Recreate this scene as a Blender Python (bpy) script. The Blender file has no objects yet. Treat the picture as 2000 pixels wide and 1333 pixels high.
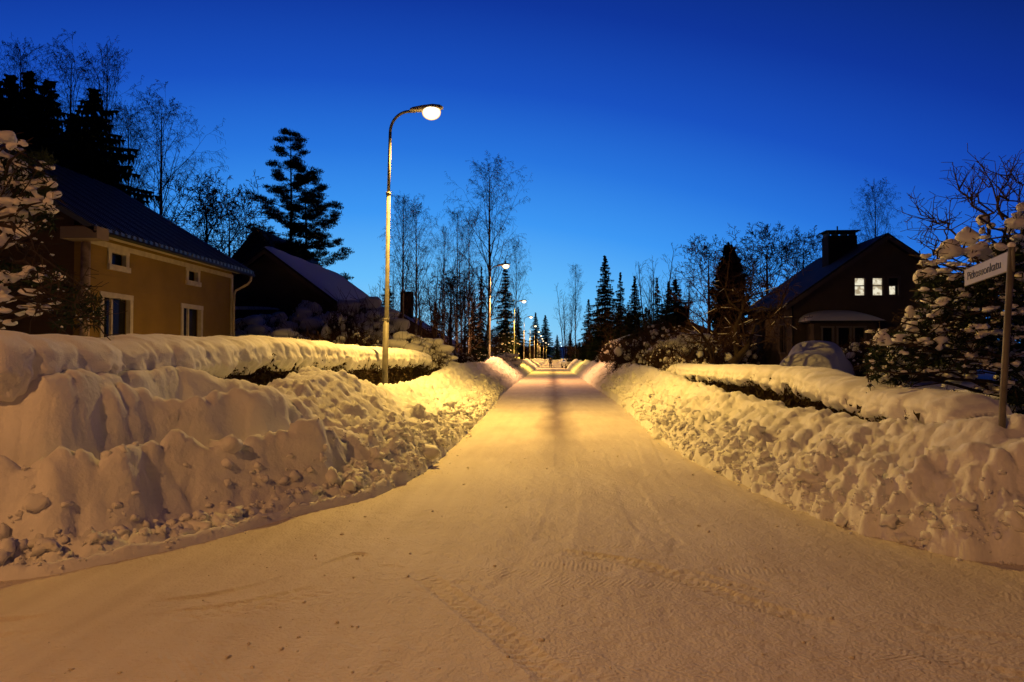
import bpy, math, random
import numpy as np
from mathutils import Vector, Matrix
R = math.radians
SC = bpy.context.scene
COL = SC.collection

# ------------------------------------------------------------------ camera
F = 1444.0                       # focal length in photo pixels (2000 wide)
cam_d = bpy.data.cameras.new('camera')
cam_d.sensor_width = 36; cam_d.lens = 36*F/2000
cam_d.clip_start = 0.05; cam_d.clip_end = 3000
cam = bpy.data.objects.new('camera', cam_d); COL.objects.link(cam)
cam.location = (0, 0, 1.6)
cam.rotation_euler = (R(90 + 1.33), 0, R(3.09))
SC.camera = cam

# ------------------------------------------------------------------ dusk sky
W = bpy.data.worlds.new('World'); SC.world = W; W.use_nodes = True
def lin(c):
    return tuple((x/255/12.92 if x/255 <= .04045 else ((x/255+.055)/1.055)**2.4) for x in c) + (1,)
def build_world():
    nt = W.node_tree; nt.nodes.clear(); N = nt.nodes; L = nt.links
    out = N.new('ShaderNodeOutputWorld'); bg = N.new('ShaderNodeBackground')
    tc = N.new('ShaderNodeTexCoord')
    nrm = N.new('ShaderNodeVectorMath'); nrm.operation = 'NORMALIZE'
    L.new(tc.outputs['Generated'], nrm.inputs[0])
    sep = N.new('ShaderNodeSeparateXYZ'); L.new(nrm.outputs[0], sep.inputs[0])
    dot = N.new('ShaderNodeVectorMath'); dot.operation = 'DOT_PRODUCT'
    az = R(13)
    dot.inputs[1].default_value = (-math.sin(az), math.cos(az), 0)
    L.new(nrm.outputs[0], dot.inputs[0])
    hx = N.new('ShaderNodeMath'); hx.operation = 'MULTIPLY_ADD'     # (1-dot)*k + z
    sub = N.new('ShaderNodeMath'); sub.operation = 'SUBTRACT'; sub.inputs[0].default_value = 1
    L.new(dot.outputs['Value'], sub.inputs[1])
    L.new(sub.outputs[0], hx.inputs[0]); hx.inputs[1].default_value = 0.62
    mx = N.new('ShaderNodeMath'); mx.operation = 'MULTIPLY'; mx.inputs[1].default_value = 0.80
    L.new(sep.outputs['Z'], mx.inputs[0]); L.new(mx.outputs[0], hx.inputs[2])
    cr = N.new('ShaderNodeValToRGB'); L.new(hx.outputs[0], cr.inputs[0])
    stops = [(0.0,(186,188,214)),(.018,(160,200,234)),(.045,(132,204,247)),(.09,(104,190,252)),(.165,(62,152,244)),
             (.24,(40,117,222)),(.32,(25,82,194)),(.42,(15,54,156)),(.52,(10,38,118)),(.66,(6,20,70)),(1.0,(2,8,34))]
    el = cr.color_ramp.elements
    el[0].position = stops[0][0]; el[0].color = lin(stops[0][1])
    el[1].position = 1.0; el[1].color = lin(stops[-1][1])
    for p, c in stops[1:-1]:
        e = el.new(p); e.color = lin(c)
    L.new(cr.outputs[0], bg.inputs[0]); bg.inputs[1].default_value = 1.0
    L.new(bg.outputs[0], out.inputs[0])
build_world()
SC.view_settings.view_transform = 'Standard'; SC.view_settings.look = 'None'
SC.view_settings.exposure = 0; SC.view_settings.gamma = 1
SC.cycles.use_denoising = True
SC.cycles.max_bounces = 5; SC.cycles.diffuse_bounces = 3; SC.cycles.glossy_bounces = 2
SC.cycles.transparent_max_bounces = 4; SC.cycles.caustics_reflective = False; SC.cycles.caustics_refractive = False
SC.cycles.sample_clamp_indirect = 4

# ------------------------------------------------------------------ pixel -> world helpers (photo pixels)
bpy.context.view_layer.update()
CM = cam.matrix_world.to_3x3()
def ray(px, py):
    return CM @ Vector(((px-1000)/F, (666.5-py)/F, -1))
def P(px, py, Y):
    d = ray(px, py); k = Y/d.y
    return Vector((d.x*k, Y, 1.6 + d.z*k))
def G(px, py, z=0.0):
    d = ray(px, py); k = (z-1.6)/d.z
    return Vector((d.x*k, d.y*k, z))

# ------------------------------------------------------------------ numpy noise
def _h(ix, iy, seed):
    h = (ix.astype(np.int64)*374761393 + iy.astype(np.int64)*668265263 + seed*1442695041) & 0xFFFFFFFF
    h = ((h ^ (h >> 13))*1274126177) & 0xFFFFFFFF
    h = ((h ^ (h >> 16))*2246822519) & 0xFFFFFFFF
    return ((h ^ (h >> 15)) & 0xFFFFFF)/float(0xFFFFFF)
def noise2(x, y, seed=0):
    x = np.asarray(x, float); y = np.asarray(y, float)
    ix = np.floor(x); iy = np.floor(y); fx = x-ix; fy = y-iy
    u = fx*fx*fx*(fx*(fx*6-15)+10); v = fy*fy*fy*(fy*(fy*6-15)+10)
    def g(a, b):
        t = _h(ix+a, iy+b, seed)*2*np.pi
        return np.cos(t)*(fx-a) + np.sin(t)*(fy-b)
    return ((g(0,0)*(1-u)+g(1,0)*u)*(1-v) + (g(0,1)*(1-u)+g(1,1)*u)*v)*1.4
def fbm(x, y, oct=4, seed=0, gain=.5, lac=2.03):
    s = 0; a = 1; t = 0
    for o in range(oct):
        s = s + a*noise2(x, y, seed+o*17); t += a; a *= gain; x = x*lac+3.1; y = y*lac+7.7
    return s/t
def cells(x, y, seed=0, rad=.75):
    """rounded lumps: domes of random size, one per cell"""
    x = np.asarray(x, float); y = np.asarray(y, float)
    ix = np.floor(x); iy = np.floor(y); best = np.zeros_like(x)
    for a in (-1, 0, 1):
        for b in (-1, 0, 1):
            cx = ix+a; cy = iy+b
            px = cx + _h(cx, cy, seed); py = cy + _h(cx, cy, seed+5)
            r = rad*(.45 + .75*_h(cx, cy, seed+9))
            q = 1 - ((x-px)**2 + (y-py)**2)/(r*r)
            best = np.maximum(best, np.sqrt(np.clip(q, 0, 1))*r)
    return best
def billow(x, y, oct=4, seed=0, gain=.5):
    s = 0; a = 1; t = 0
    for o in range(oct):
        s = s + a*np.abs(noise2(x+.3*o, y, seed+o*13))*1.6; t += a; a *= gain; x = x*2.1+1.7; y = y*2.1+4.1
    return s/t
def sstep(a, b, x):
    t = np.clip((np.asarray(x, float)-a)/(b-a), 0, 1)
    return t*t*(3-2*t)
def noise3(p, f, seed=0):
    return (noise2(p[:,0]*f+p[:,2]*f*.37, p[:,1]*f, seed) + noise2(p[:,1]*f+5.3, p[:,2]*f+p[:,0]*f*.29, seed+3)
            + noise2(p[:,2]*f+9.1, p[:,0]*f-2.7, seed+6))/1.7

# ------------------------------------------------------------------ objects
def tag(o, label=None, cat=None, group=None, kind=None):
    if label: o['label'] = label
    if cat: o['category'] = cat
    if group: o['group'] = group
    if kind: o['kind'] = kind
    return o
def thing(name, label, cat, loc=(0,0,0), rz=0, group=None):
    o = bpy.data.objects.new(name, None); COL.objects.link(o)
    o.location = loc; o.rotation_euler = (0, 0, rz); o.empty_display_size = .3
    return tag(o, label, cat, group)
def link(name, me, mat=None, parent=None):
    o = bpy.data.objects.new(name, me); COL.objects.link(o)
    if mat is not None: me.materials.append(mat)
    if parent is not None: o.parent = parent
    return o
def np_mesh(name, V, Fc, smooth=False):
    """V (n,3); Fc list of (m,k) arrays (k = 3 or 4)"""
    me = bpy.data.meshes.new(name)
    if not isinstance(Fc, (list, tuple)): Fc = [Fc]
    Fc = [np.asarray(f) for f in Fc if len(f)]
    V = np.asarray(V, np.float32)
    me.vertices.add(len(V)); me.vertices.foreach_set('co', V.ravel())
    tot = sum(f.size for f in Fc); nf = sum(len(f) for f in Fc)
    me.loops.add(tot); me.polygons.add(nf)
    me.loops.foreach_set('vertex_index', np.concatenate([f.ravel() for f in Fc]).astype(np.int32))
    st = []; c = 0
    for f in Fc:
        st.append(np.arange(len(f))*f.shape[1] + c); c += f.size
    me.polygons.foreach_set('loop_start', np.concatenate(st).astype(np.int32))
    me.update(calc_edges=True); me.validate()
    if smooth: me.shade_smooth()
    else: me.shade_flat()
    return me
def grid_mesh(name, X, Y, Z, keep=None, smooth=True):
    n, m = X.shape
    V = np.stack([X.ravel(), Y.ravel(), Z.ravel()], 1)
    i = np.arange(n*m).reshape(n, m)
    Q = np.stack([i[:-1,:-1].ravel(), i[:-1,1:].ravel(), i[1:,1:].ravel(), i[1:,:-1].ravel()], 1)
    if keep is not None:
        k = keep.ravel(); Q = Q[k[Q].all(1)]
        used = np.zeros(len(V), bool); used[Q] = True
        re = np.cumsum(used)-1; V = V[used]; Q = re[Q]
    return np_mesh(name, V, Q, smooth)
class MB:
    def __init__(s): s.v = []; s.q = []; s.t = []; s.n = 0
    def add(s, V, q=None, t=None):
        V = np.asarray(V, float).reshape(-1, 3)
        if q is not None and len(q): s.q.append(np.asarray(q)+s.n)
        if t is not None and len(t): s.t.append(np.asarray(t)+s.n)
        s.v.append(V); s.n += len(V)
    def prism(s, quad, off):
        """four corners + an offset vector"""
        a = np.array([list(p) for p in quad], float); o = np.array(list(off), float)
        s.add(np.vstack([a, a+o]), [[0,1,2,3],[7,6,5,4],[0,4,5,1],[1,5,6,2],[2,6,7,3],[3,7,4,0]])
    def box(s, c, d, rz=0):
        x, y, z = [k/2 for k in d]; ca, sa = math.cos(rz), math.sin(rz)
        V = [(sx*x, sy*y, sz*z) for sz in (-1,1) for sx, sy in ((-1,-1),(1,-1),(1,1),(-1,1))]
        V = [(c[0]+a*ca-b*sa, c[1]+a*sa+b*ca, c[2]+e) for a, b, e in V]
        s.add(V, [[3,2,1,0],[4,5,6,7],[0,1,5,4],[1,2,6,5],[2,3,7,6],[3,0,4,7]])
    def tube(s, pts, rad, n=10, cap=True):
        pts = [Vector(p) for p in pts]
        if not hasattr(rad, '__len__'): rad = [rad]*len(pts)
        ref = Vector((0, 0, 1)) if abs((pts[-1]-pts[0]).normalized().z) < .9 else Vector((1, 0, 0))
        V = []
        for i, p in enumerate(pts):
            d = (pts[min(i+1, len(pts)-1)]-pts[max(i-1, 0)]).normalized()
            a = d.cross(ref).normalized(); b = d.cross(a)
            for k in range(n):
                t = 2*math.pi*k/n
                V.append(p + a*math.cos(t)*rad[i] + b*math.sin(t)*rad[i])
        Q = [[i*n+k, i*n+(k+1)%n, (i+1)*n+(k+1)%n, (i+1)*n+k] for i in range(len(pts)-1) for k in range(n)]
        T = []
        if cap:
            V += [pts[0], pts[-1]]; c0 = len(V)-2
            T += [[c0, (k+1)%n, k] for k in range(n)]
            o = (len(pts)-1)*n
            T += [[c0+1, o+k, o+(k+1)%n] for k in range(n)]
        s.add([list(v) for v in V], Q, T)
    def ellip(s, c, r, nu=16, nv=10):
        V = []
        for j in range(nv+1):
            ph = math.pi*j/nv
            for i in range(nu):
                th = 2*math.pi*i/nu
                V.append((c[0]+r[0]*math.sin(ph)*math.cos(th), c[1]+r[1]*math.sin(ph)*math.sin(th), c[2]+r[2]*math.cos(ph)))
        Q = [[j*nu+i, (j+1)*nu+i, (j+1)*nu+(i+1)%nu, j*nu+(i+1)%nu] for j in range(nv) for i in range(nu)]
        s.add(V, Q)
    def mesh(s, name, smooth=False):
        V = np.vstack(s.v); f = []
        if s.q: f.append(np.vstack(s.q))
        if s.t: f.append(np.vstack(s.t))
        return np_mesh(name, V, f, smooth)
    def build(s, name, mat, parent=None, smooth=False):
        return link(name, s.mesh(name, smooth), mat, parent)
def copy_tree(o, parent=None):
    c = o.copy(); COL.objects.link(c)
    if parent is not None: c.parent = parent
    for ch in [x for x in SC.objects if x.parent == o and x != c]:
        copy_tree(ch, c)
    return c
KIDS = {}
def dup(root, loc, rz=0, sc=1, label=None, group=None):
    """copy a thing with its parts"""
    c = root.copy(); COL.objects.link(c)
    c.location = loc; c.rotation_euler = (0, 0, rz)
    c.scale = sc if hasattr(sc, '__len__') else (sc, sc, sc)
    if label: c['label'] = label
    if group: c['group'] = group
    if root.name not in KIDS: KIDS[root.name] = [c for c in root.children if c.type != 'LIGHT']
    for ch in KIDS[root.name]:
        k = ch.copy(); COL.objects.link(k); k.parent = c
        for g in ch.children:
            e = g.copy(); COL.objects.link(e); e.parent = k
    return c

# icosphere bases
def ico(sub):
    import bmesh
    bm = bmesh.new(); bmesh.ops.create_icosphere(bm, subdivisions=sub, radius=1)
    V = np.array([v.co[:] for v in bm.verts]); T = np.array([[v.index for v in f.verts] for f in bm.faces]); bm.free()
    return V, T
ICO1, ICO2, ICO3 = ico(1), ico(2), ico(3)
def scatter(base, pos, scl, seed=0, rough=.25, tilt=True):
    """instances of a lumpy ball merged in one array; scl (n,3)"""
    V, T = base; n = len(pos); rs = np.random.RandomState(seed)
    pos = np.asarray(pos, float); scl = np.asarray(scl, float)
    v = np.repeat(V[None], n, 0)
    ph = rs.rand(n, 1, 3)*20
    q = v*1.3+ph
    nz = noise2(q[...,0]+q[...,2]*.5, q[...,1], seed) + .6*noise2(q[...,1]*1.9, q[...,2]*1.9+q[...,0], seed+4)
    v = v*(1+rough*nz[..., None])
    v = v*scl[:, None, :]
    if tilt:
        a = rs.rand(n)*2*np.pi; c, s = np.cos(a)[:, None], np.sin(a)[:, None]
        x = v[...,0]*c - v[...,1]*s; y = v[...,0]*s + v[...,1]*c
        v = np.stack([x, y, v[...,2]], -1)
    v = v + pos[:, None, :]
    t = (T[None] + (np.arange(n)*len(V))[:, None, None]).reshape(-1, 3)
    return v.reshape(-1, 3), t
def seg_arrays(segs, sides=3):
    """segs (n,8): p0 p1 r0 r1 -> V,Q"""
    S = np.asarray(segs, float)
    p0, p1, r0, r1 = S[:, :3], S[:, 3:6], S[:, 6], S[:, 7]
    d = p1-p0; d /= np.maximum(np.linalg.norm(d, axis=1, keepdims=True), 1e-9)
    ref = np.where(np.abs(d[:, 2:3]) < .9, np.array([[0, 0, 1.]]), np.array([[1., 0, 0]]))
    a = np.cross(d, ref); a /= np.linalg.norm(a, axis=1, keepdims=True); b = np.cross(d, a)
    V = []
    for p, r in ((p0, r0), (p1, r1)):
        for k in range(sides):
            t = 2*np.pi*k/sides
            V.append(p + (a*np.cos(t) + b*np.sin(t))*r[:, None])
    V = np.stack(V, 1)
    n = len(S); Q = np.array([[k, (k+1) % sides, sides+(k+1) % sides, sides+k] for k in range(sides)])
    Q = (Q[None] + (np.arange(n)*2*sides)[:, None, None]).reshape(-1, 4)
    return V.reshape(-1, 3), Q
def remeshed(me, voxel, seed=0, amp=0.0, freq=6, smooth_it=3):
    """merge overlapping lumps into one smooth skin"""
    o = bpy.data.objects.new('tmp', me); COL.objects.link(o)
    m = o.modifiers.new('r', 'REMESH'); m.mode = 'VOXEL'; m.voxel_size = voxel; m.use_smooth_shade = True
    if smooth_it:
        s = o.modifiers.new('s', 'SMOOTH'); s.iterations = smooth_it; s.factor = .6
    dg = bpy.context.evaluated_depsgraph_get(); dg.update()
    r = bpy.data.meshes.new_from_object(o.evaluated_get(dg))
    bpy.data.objects.remove(o)
    if amp:
        n = len(r.vertices); V = np.empty(n*3, np.float32); r.vertices.foreach_get('co', V); V = V.reshape(-1, 3)
        N_ = np.empty(n*3, np.float32); r.vertices.foreach_get('normal', N_); N_ = N_.reshape(-1, 3)
        d = noise3(V, freq, seed)*amp + noise3(V, freq*2.3, seed+40)*amp*.5
        V = V + N_*d[:, None]; r.vertices.foreach_set('co', V.ravel().astype(np.float32)); r.update()
    return r

# ------------------------------------------------------------------ materials
def mat(name, col, rough=.8, spec=.3, metal=0, bump=0, bscale=20, var=0, vscale=3, emit=None, estr=0, sss=0, detail=4, coat=0):
    m = bpy.data.materials.new(name); m.use_nodes = True
    nt = m.node_tree; N = nt.nodes; L = nt.links; b = N['Principled BSDF']
    b.inputs['Base Color'].default_value = (*col, 1); b.inputs['Roughness'].default_value = rough
    b.inputs['Specular IOR Level'].default_value = spec; b.inputs['Metallic'].default_value = metal
    if sss:
        b.inputs['Subsurface Weight'].default_value = sss
        b.inputs['Subsurface Radius'].default_value = (.06, .05, .04); b.inputs['Subsurface Scale'].default_value = .5
    tc = N.new('ShaderNodeTexCoord')
    if var:
        n = N.new('ShaderNodeTexNoise'); n.inputs['Scale'].default_value = vscale; n.inputs['Detail'].default_value = 5
        L.new(tc.outputs['Object'], n.inputs['Vector'])
        mr = N.new('ShaderNodeMapRange'); mr.inputs[1].default_value = .3; mr.inputs[2].default_value = .7
        mr.inputs[3].default_value = 1-var; mr.inputs[4].default_value = 1+var
        L.new(n.outputs[0], mr.inputs[0])
        mx = N.new('ShaderNodeVectorMath'); mx.operation = 'SCALE'; mx.inputs[0].default_value = col
        L.new(mr.outputs[0], mx.inputs['Scale']); L.new(mx.outputs[0], b.inputs['Base Color'])
    if bump:
        n = N.new('ShaderNodeTexNoise'); n.inputs['Scale'].default_value = bscale; n.inputs['Detail'].default_value = detail
        L.new(tc.outputs['Object'], n.inputs['Vector'])
        bp = N.new('ShaderNodeBump'); bp.inputs['Strength'].default_value = 1; bp.inputs['Distance'].default_value = bump
        L.new(n.outputs[0], bp.inputs['Height']); L.new(bp.outputs[0], b.inputs['Normal'])
    if emit:
        b.inputs['Emission Color'].default_value = (*emit, 1); b.inputs['Emission Strength'].default_value = estr
    return m
M = {}
M['snow'] = mat('bank_snow', (.80, .80, .82), .75, .2, bump=.009, bscale=24, var=.05, vscale=2.2, detail=8)
M['cap'] = mat('soft_snow', (.82, .82, .84), .7, .2, bump=.006, bscale=60, detail=5)
M['yard'] = mat('yard_snow', (.78, .79, .82), .8, .2, bump=.02, bscale=6)
M['bark'] = mat('dark_bark', (.05, .035, .028), .9, .2, bump=.01, bscale=30)
M['birch'] = mat('birch_bark', (.22, .19, .17), .85, .2, var=.6, vscale=4)
M['twig'] = mat('bare_twigs', (.06, .035, .028), .9, .1)
M['needle'] = mat('spruce_needles', (.022, .035, .020), .9, .1, var=.4, vscale=1.5)
M['pine'] = mat('pine_needles', (.024, .038, .022), .9, .1, var=.4, vscale=1.5)
M['thuja'] = mat('thuja_needles', (.008, .012, .007), .95, .05)
M['leaf'] = mat('hedge_leaves', (.05, .035, .018), .9, .1, var=.5, vscale=9)
M['steel'] = mat('galvanised_steel', (.15, .14, .125), .6, .35, metal=.2, bump=.002, bscale=40, var=.25, vscale=8)
# ------------------------------------------------------------------ street lamps
LAMP_Y0, LAMP_DY = 19.0, 32.3
M['lamp_head'] = mat('lamp_housing', (.42, .38, .33), .45, .4, metal=.2)
def glow(name, col, s):
    m = bpy.data.materials.new(name); m.use_nodes = True; nt = m.node_tree; nt.nodes.clear()
    e = nt.nodes.new('ShaderNodeEmission'); e.inputs[0].default_value = (*col, 1); e.inputs[1].default_value = s
    o = nt.nodes.new('ShaderNodeOutputMaterial'); nt.links.new(e.outputs[0], o.inputs[0]); return m
def bowl(name, c0, c1, s0, s1):
    m = bpy.data.materials.new(name); m.use_nodes = True; nt = m.node_tree; nt.nodes.clear(); N = nt.nodes; L = nt.links
    e = N.new('ShaderNodeEmission'); o = N.new('ShaderNodeOutputMaterial'); L.new(e.outputs[0], o.inputs[0])
    lw = N.new('ShaderNodeLayerWeight'); lw.inputs[0].default_value = .5
    cr = N.new('ShaderNodeValToRGB'); L.new(lw.outputs['Facing'], cr.inputs[0]); cr.color_ramp.interpolation = 'EASE'
    cr.color_ramp.elements[0].position = .12; cr.color_ramp.elements[0].color = (*[k*s0 for k in c0], 1)
    cr.color_ramp.elements[1].position = .82; cr.color_ramp.elements[1].color = (*[k*s1 for k in c1], 1)
    L.new(cr.outputs[0], e.inputs[0]); e.inputs[1].default_value = 1; return m
M['bulb_warm'] = bowl('sodium_glass', (1, .80, .50), (1, .50, .10), 3.2, .8)
M['bulb_cool'] = glow('cool_glass', (.75, .95, 1), 5)
def make_lamp():
    t = thing('street_lamp', 'tall grey lamp post with curved arm standing in the near left snow bank', 'street lamp', group='street lamps along the left side of the road')
    mb = MB()
    mb.tube([(0,0,-.3),(0,0,1.0),(.01,0,2.6)], [.078,.078,.078], 16)
    mb.tube([(.01,0,2.6),(.03,0,2.66),(.035,0,5.9)], [.078,.056,.052], 16)
    mb.tube([(.035,0,5.9),(.06,0,7.50)], [.042,.040], 16)
    arm = []
    for k in range(15):
        a = math.pi/2*k/14
        arm.append((.06+.50*(1-math.cos(a)), 0, 7.50+.55*math.sin(a)))
    arm = arm + [(.72, 0, 8.05)]
    mb.tube(arm, .038, 14)
    mb.build('pole', M['steel'], t, True)
    c = MB(); c.tube([(.035,0,5.86),(.035,0,5.93)], .066, 16)
    c.build("collar", M["steel"], t, True)
    c = MB(); c.tube([(.01,0,2.57),(.012,0,2.64)], .084, 16); c.build("collar", M["steel"], t, True)
    h = MB()
    # tapered housing, nose out over the road
    prof = [(.80,.06,.05),(.86,.09,.08),(1.12,.14,.11),(1.40,.17,.12),(1.58,.13,.09),(1.66,.05,.04)]
    V = []; n = 14
    for x, w, hh in prof:
        for k in range(n):
            a = 2*math.pi*k/n
            V.append((x, w*math.cos(a), 7.97+.06*(x-.8)+hh*(math.sin(a) if math.sin(a) > 0 else .55*math.sin(a))))
    Q = [[i*n+k, i*n+(k+1)%n, (i+1)*n+(k+1)%n, (i+1)*n+k] for i in range(len(prof)-1) for k in range(n)]
    V = [(x-.22, y, z+.11) for x, y, z in V]
    h.add(V, Q + [[0,3,7,10]])
    hd = h.build('lamp_head', M['lamp_head'], t, True)
    b = MB(); b.ellip((1.14, 0, 8.02), (.25, .19, .20))
    b.build('lamp_glass', M['bulb_warm'], hd, True)
    return t
def lamp_light(parent, col, watts, tilt=-14, size=166, aim=0):
    ld = bpy.data.lights.new('lamp_light', 'SPOT'); ld.energy = watts; ld.color = col
    ld.spot_size = R(size); ld.spot_blend = .7; ld.shadow_soft_size = .12
    o = bpy.data.objects.new('lamp_light', ld); COL.objects.link(o); o.parent = parent
    o.location = (1.16, 0, 7.76); o.rotation_euler = (R(aim), R(tilt), 0)
WARM = (1, .535, .085)
lamp0 = make_lamp()
lamps = []
lamp_word = ['nearest', 'second', 'third', 'fourth', 'fifth', 'sixth', 'seventh', 'eighth', 'ninth', 'tenth', 'eleventh']
cols = [(1,.575,.11),(1,.47,.16),(1,.60,.09),(1,.50,.13),(1,.56,.10),(1,.5,.13)]
for k in range(11):
    x = -4.34 + (0.10*math.sin(k*1.3) if k > 1 else 0)
    y = LAMP_Y0 + LAMP_DY*k
    if k > 8: x += (k-8)*.8
    loc = (x, y, .0)
    lb = ('tall lamp post with curved arm standing in the snow bank before the left hedge' if k == 0 else
          'lit lamp post with curved arm, %s from the camera in the row down the street' % lamp_word[k])
    if k == 0: o = lamp0; o.location = loc; o['label'] = lb
    else: o = dup(lamp0, loc, 0, 1, lb)
    if k == 0: o.rotation_euler = (0, R(.5), 0)
    lamp_light(o, cols[k % 6], [6000, 7000, 8000, 8000, 8000, 8000][min(k, 5)])
    lamps.append(o)
ob = dup(lamp0, (-6.6, -5.2, 0), R(46), 1, 'lit lamp post at the crossing behind the viewer')
lamp_light(ob, (1, .435, .12), 2500, tilt=-18, size=168, aim=0)
# cool white lamps where the street runs on far away
for i, (px, Y) in enumerate([(1088.5, 395), (1081, 420), (1087, 450)]):
    q = P(px+9, 700, Y)
    o = dup(lamp0, (q.x-1.4, Y, 0 if i < 2 else 3), 0, 1, ['cool white street lamp far down the road, right one of the low pair', 'cool white street lamp far down the road, left one of the low pair', 'dim cool white street lamp far down the road, above the low pair'][i])
    for ch in o.children:
        for g in ch.children:
            if g.name.startswith('lamp_glass'):
                g.data = g.data.copy(); g.data.materials[0] = M['bulb_cool']; g.scale = (1,)*3
    lamp_light(o, (.55, .85, 1), 3500)

# ------------------------------------------------------------------ toe lines of the two banks (world x,y)
def gl(pts, z=0): return [tuple(G(a, b, z))[:2] for a, b in pts]
TL = [(-30, 2.6), (-16, 3.1), (-8, 4.0)] + gl([(0,1142),(200,1108),(400,1062),(600,1003),(760,968),(862,900),(925,835),(968,790)]) + [(-2.25, 34), (-2.3, 60), (-2.3, 120), (-2.2, 200), (-2.0, 300)]
TR = [(34, 4.2), (16, 4.4), (8, 4.7)] + gl([(2000,1112),(1820,1082),(1640,1034),(1500,975),(1350,900),(1270,850),(1225,800)]) + [(2.35, 33), (2.35, 60), (2.3, 120), (2.4, 200), (2.6, 300)]
TL = np.array(TL); TR = np.array(TR)
def smooth_line(p, it=3):
    for _ in range(it):
        q = [p[0]]
        for a, b in zip(p[:-1], p[1:]): q += [a*.75+b*.25, a*.25+b*.75]
        q.append(p[-1]); p = np.array(q)
    return p
TL = smooth_line(TL); TR = smooth_line(TR)
def sdist(x, y, line, side):
    """signed distance to the toe line, + on the bank's side; and arclength"""
    sh = x.shape; x = x.ravel(); y = y.ravel()
    best = np.full(x.shape, 1e9); sg = np.ones(x.shape); al = np.zeros(x.shape); acc = 0
    for a, b in zip(line[:-1], line[1:]):
        e = b-a; L = math.hypot(*e)
        if L < 1e-6: continue
        t = np.clip(((x-a[0])*e[0] + (y-a[1])*e[1])/(L*L), 0, 1)
        dx = x-(a[0]+e[0]*t); dy = y-(a[1]+e[1]*t); d = dx*dx+dy*dy
        m = d < best
        best = np.where(m, d, best); sg = np.where(m, np.sign(e[0]*dy - e[1]*dx), sg); al = np.where(m, acc+t*L, al)
        acc += L
    return (np.sqrt(best)*sg*side).reshape(sh), al.reshape(sh)

# ------------------------------------------------------------------ ground sheet
def yard_h(x, y):
    dl, _ = sdist(x, y, TL, 1); dr, _ = sdist(x, y, TR, -1)
    d = np.maximum(dl, dr)
    h = .52*sstep(.9, 2.2, d)
    h = h + sstep(2.5, 6, d)*(.16*fbm(x*.35, y*.35, 3, 5) + .10*np.maximum(0, noise2(x*.9, y*.9, 8)))
    far = sstep(240, 420, y)
    return h - .12 + far*1.2 + 14*sstep(480, 900, np.hypot(x, y)*1.0)
def axis(a, b, near, g, c=0):
    """points from a to b, spacing near + g*|v-c|"""
    v = [c]
    while v[-1] < b: v.append(v[-1]+near+g*abs(v[-1]-c))
    w = [c]
    while w[-1] > a: w.append(w[-1]-near-g*abs(w[-1]-c))
    return np.array(w[::-1][:-1]+v)
gx = axis(-900, 900, .22, .035); gy = axis(-120, 1400, .2, .02, 6)
X, Y = np.meshgrid(gx, gy)
o = link('ground', grid_mesh('ground', X, Y, yard_h(X, Y)), M['yard']); tag(o, kind='structure')

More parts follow.
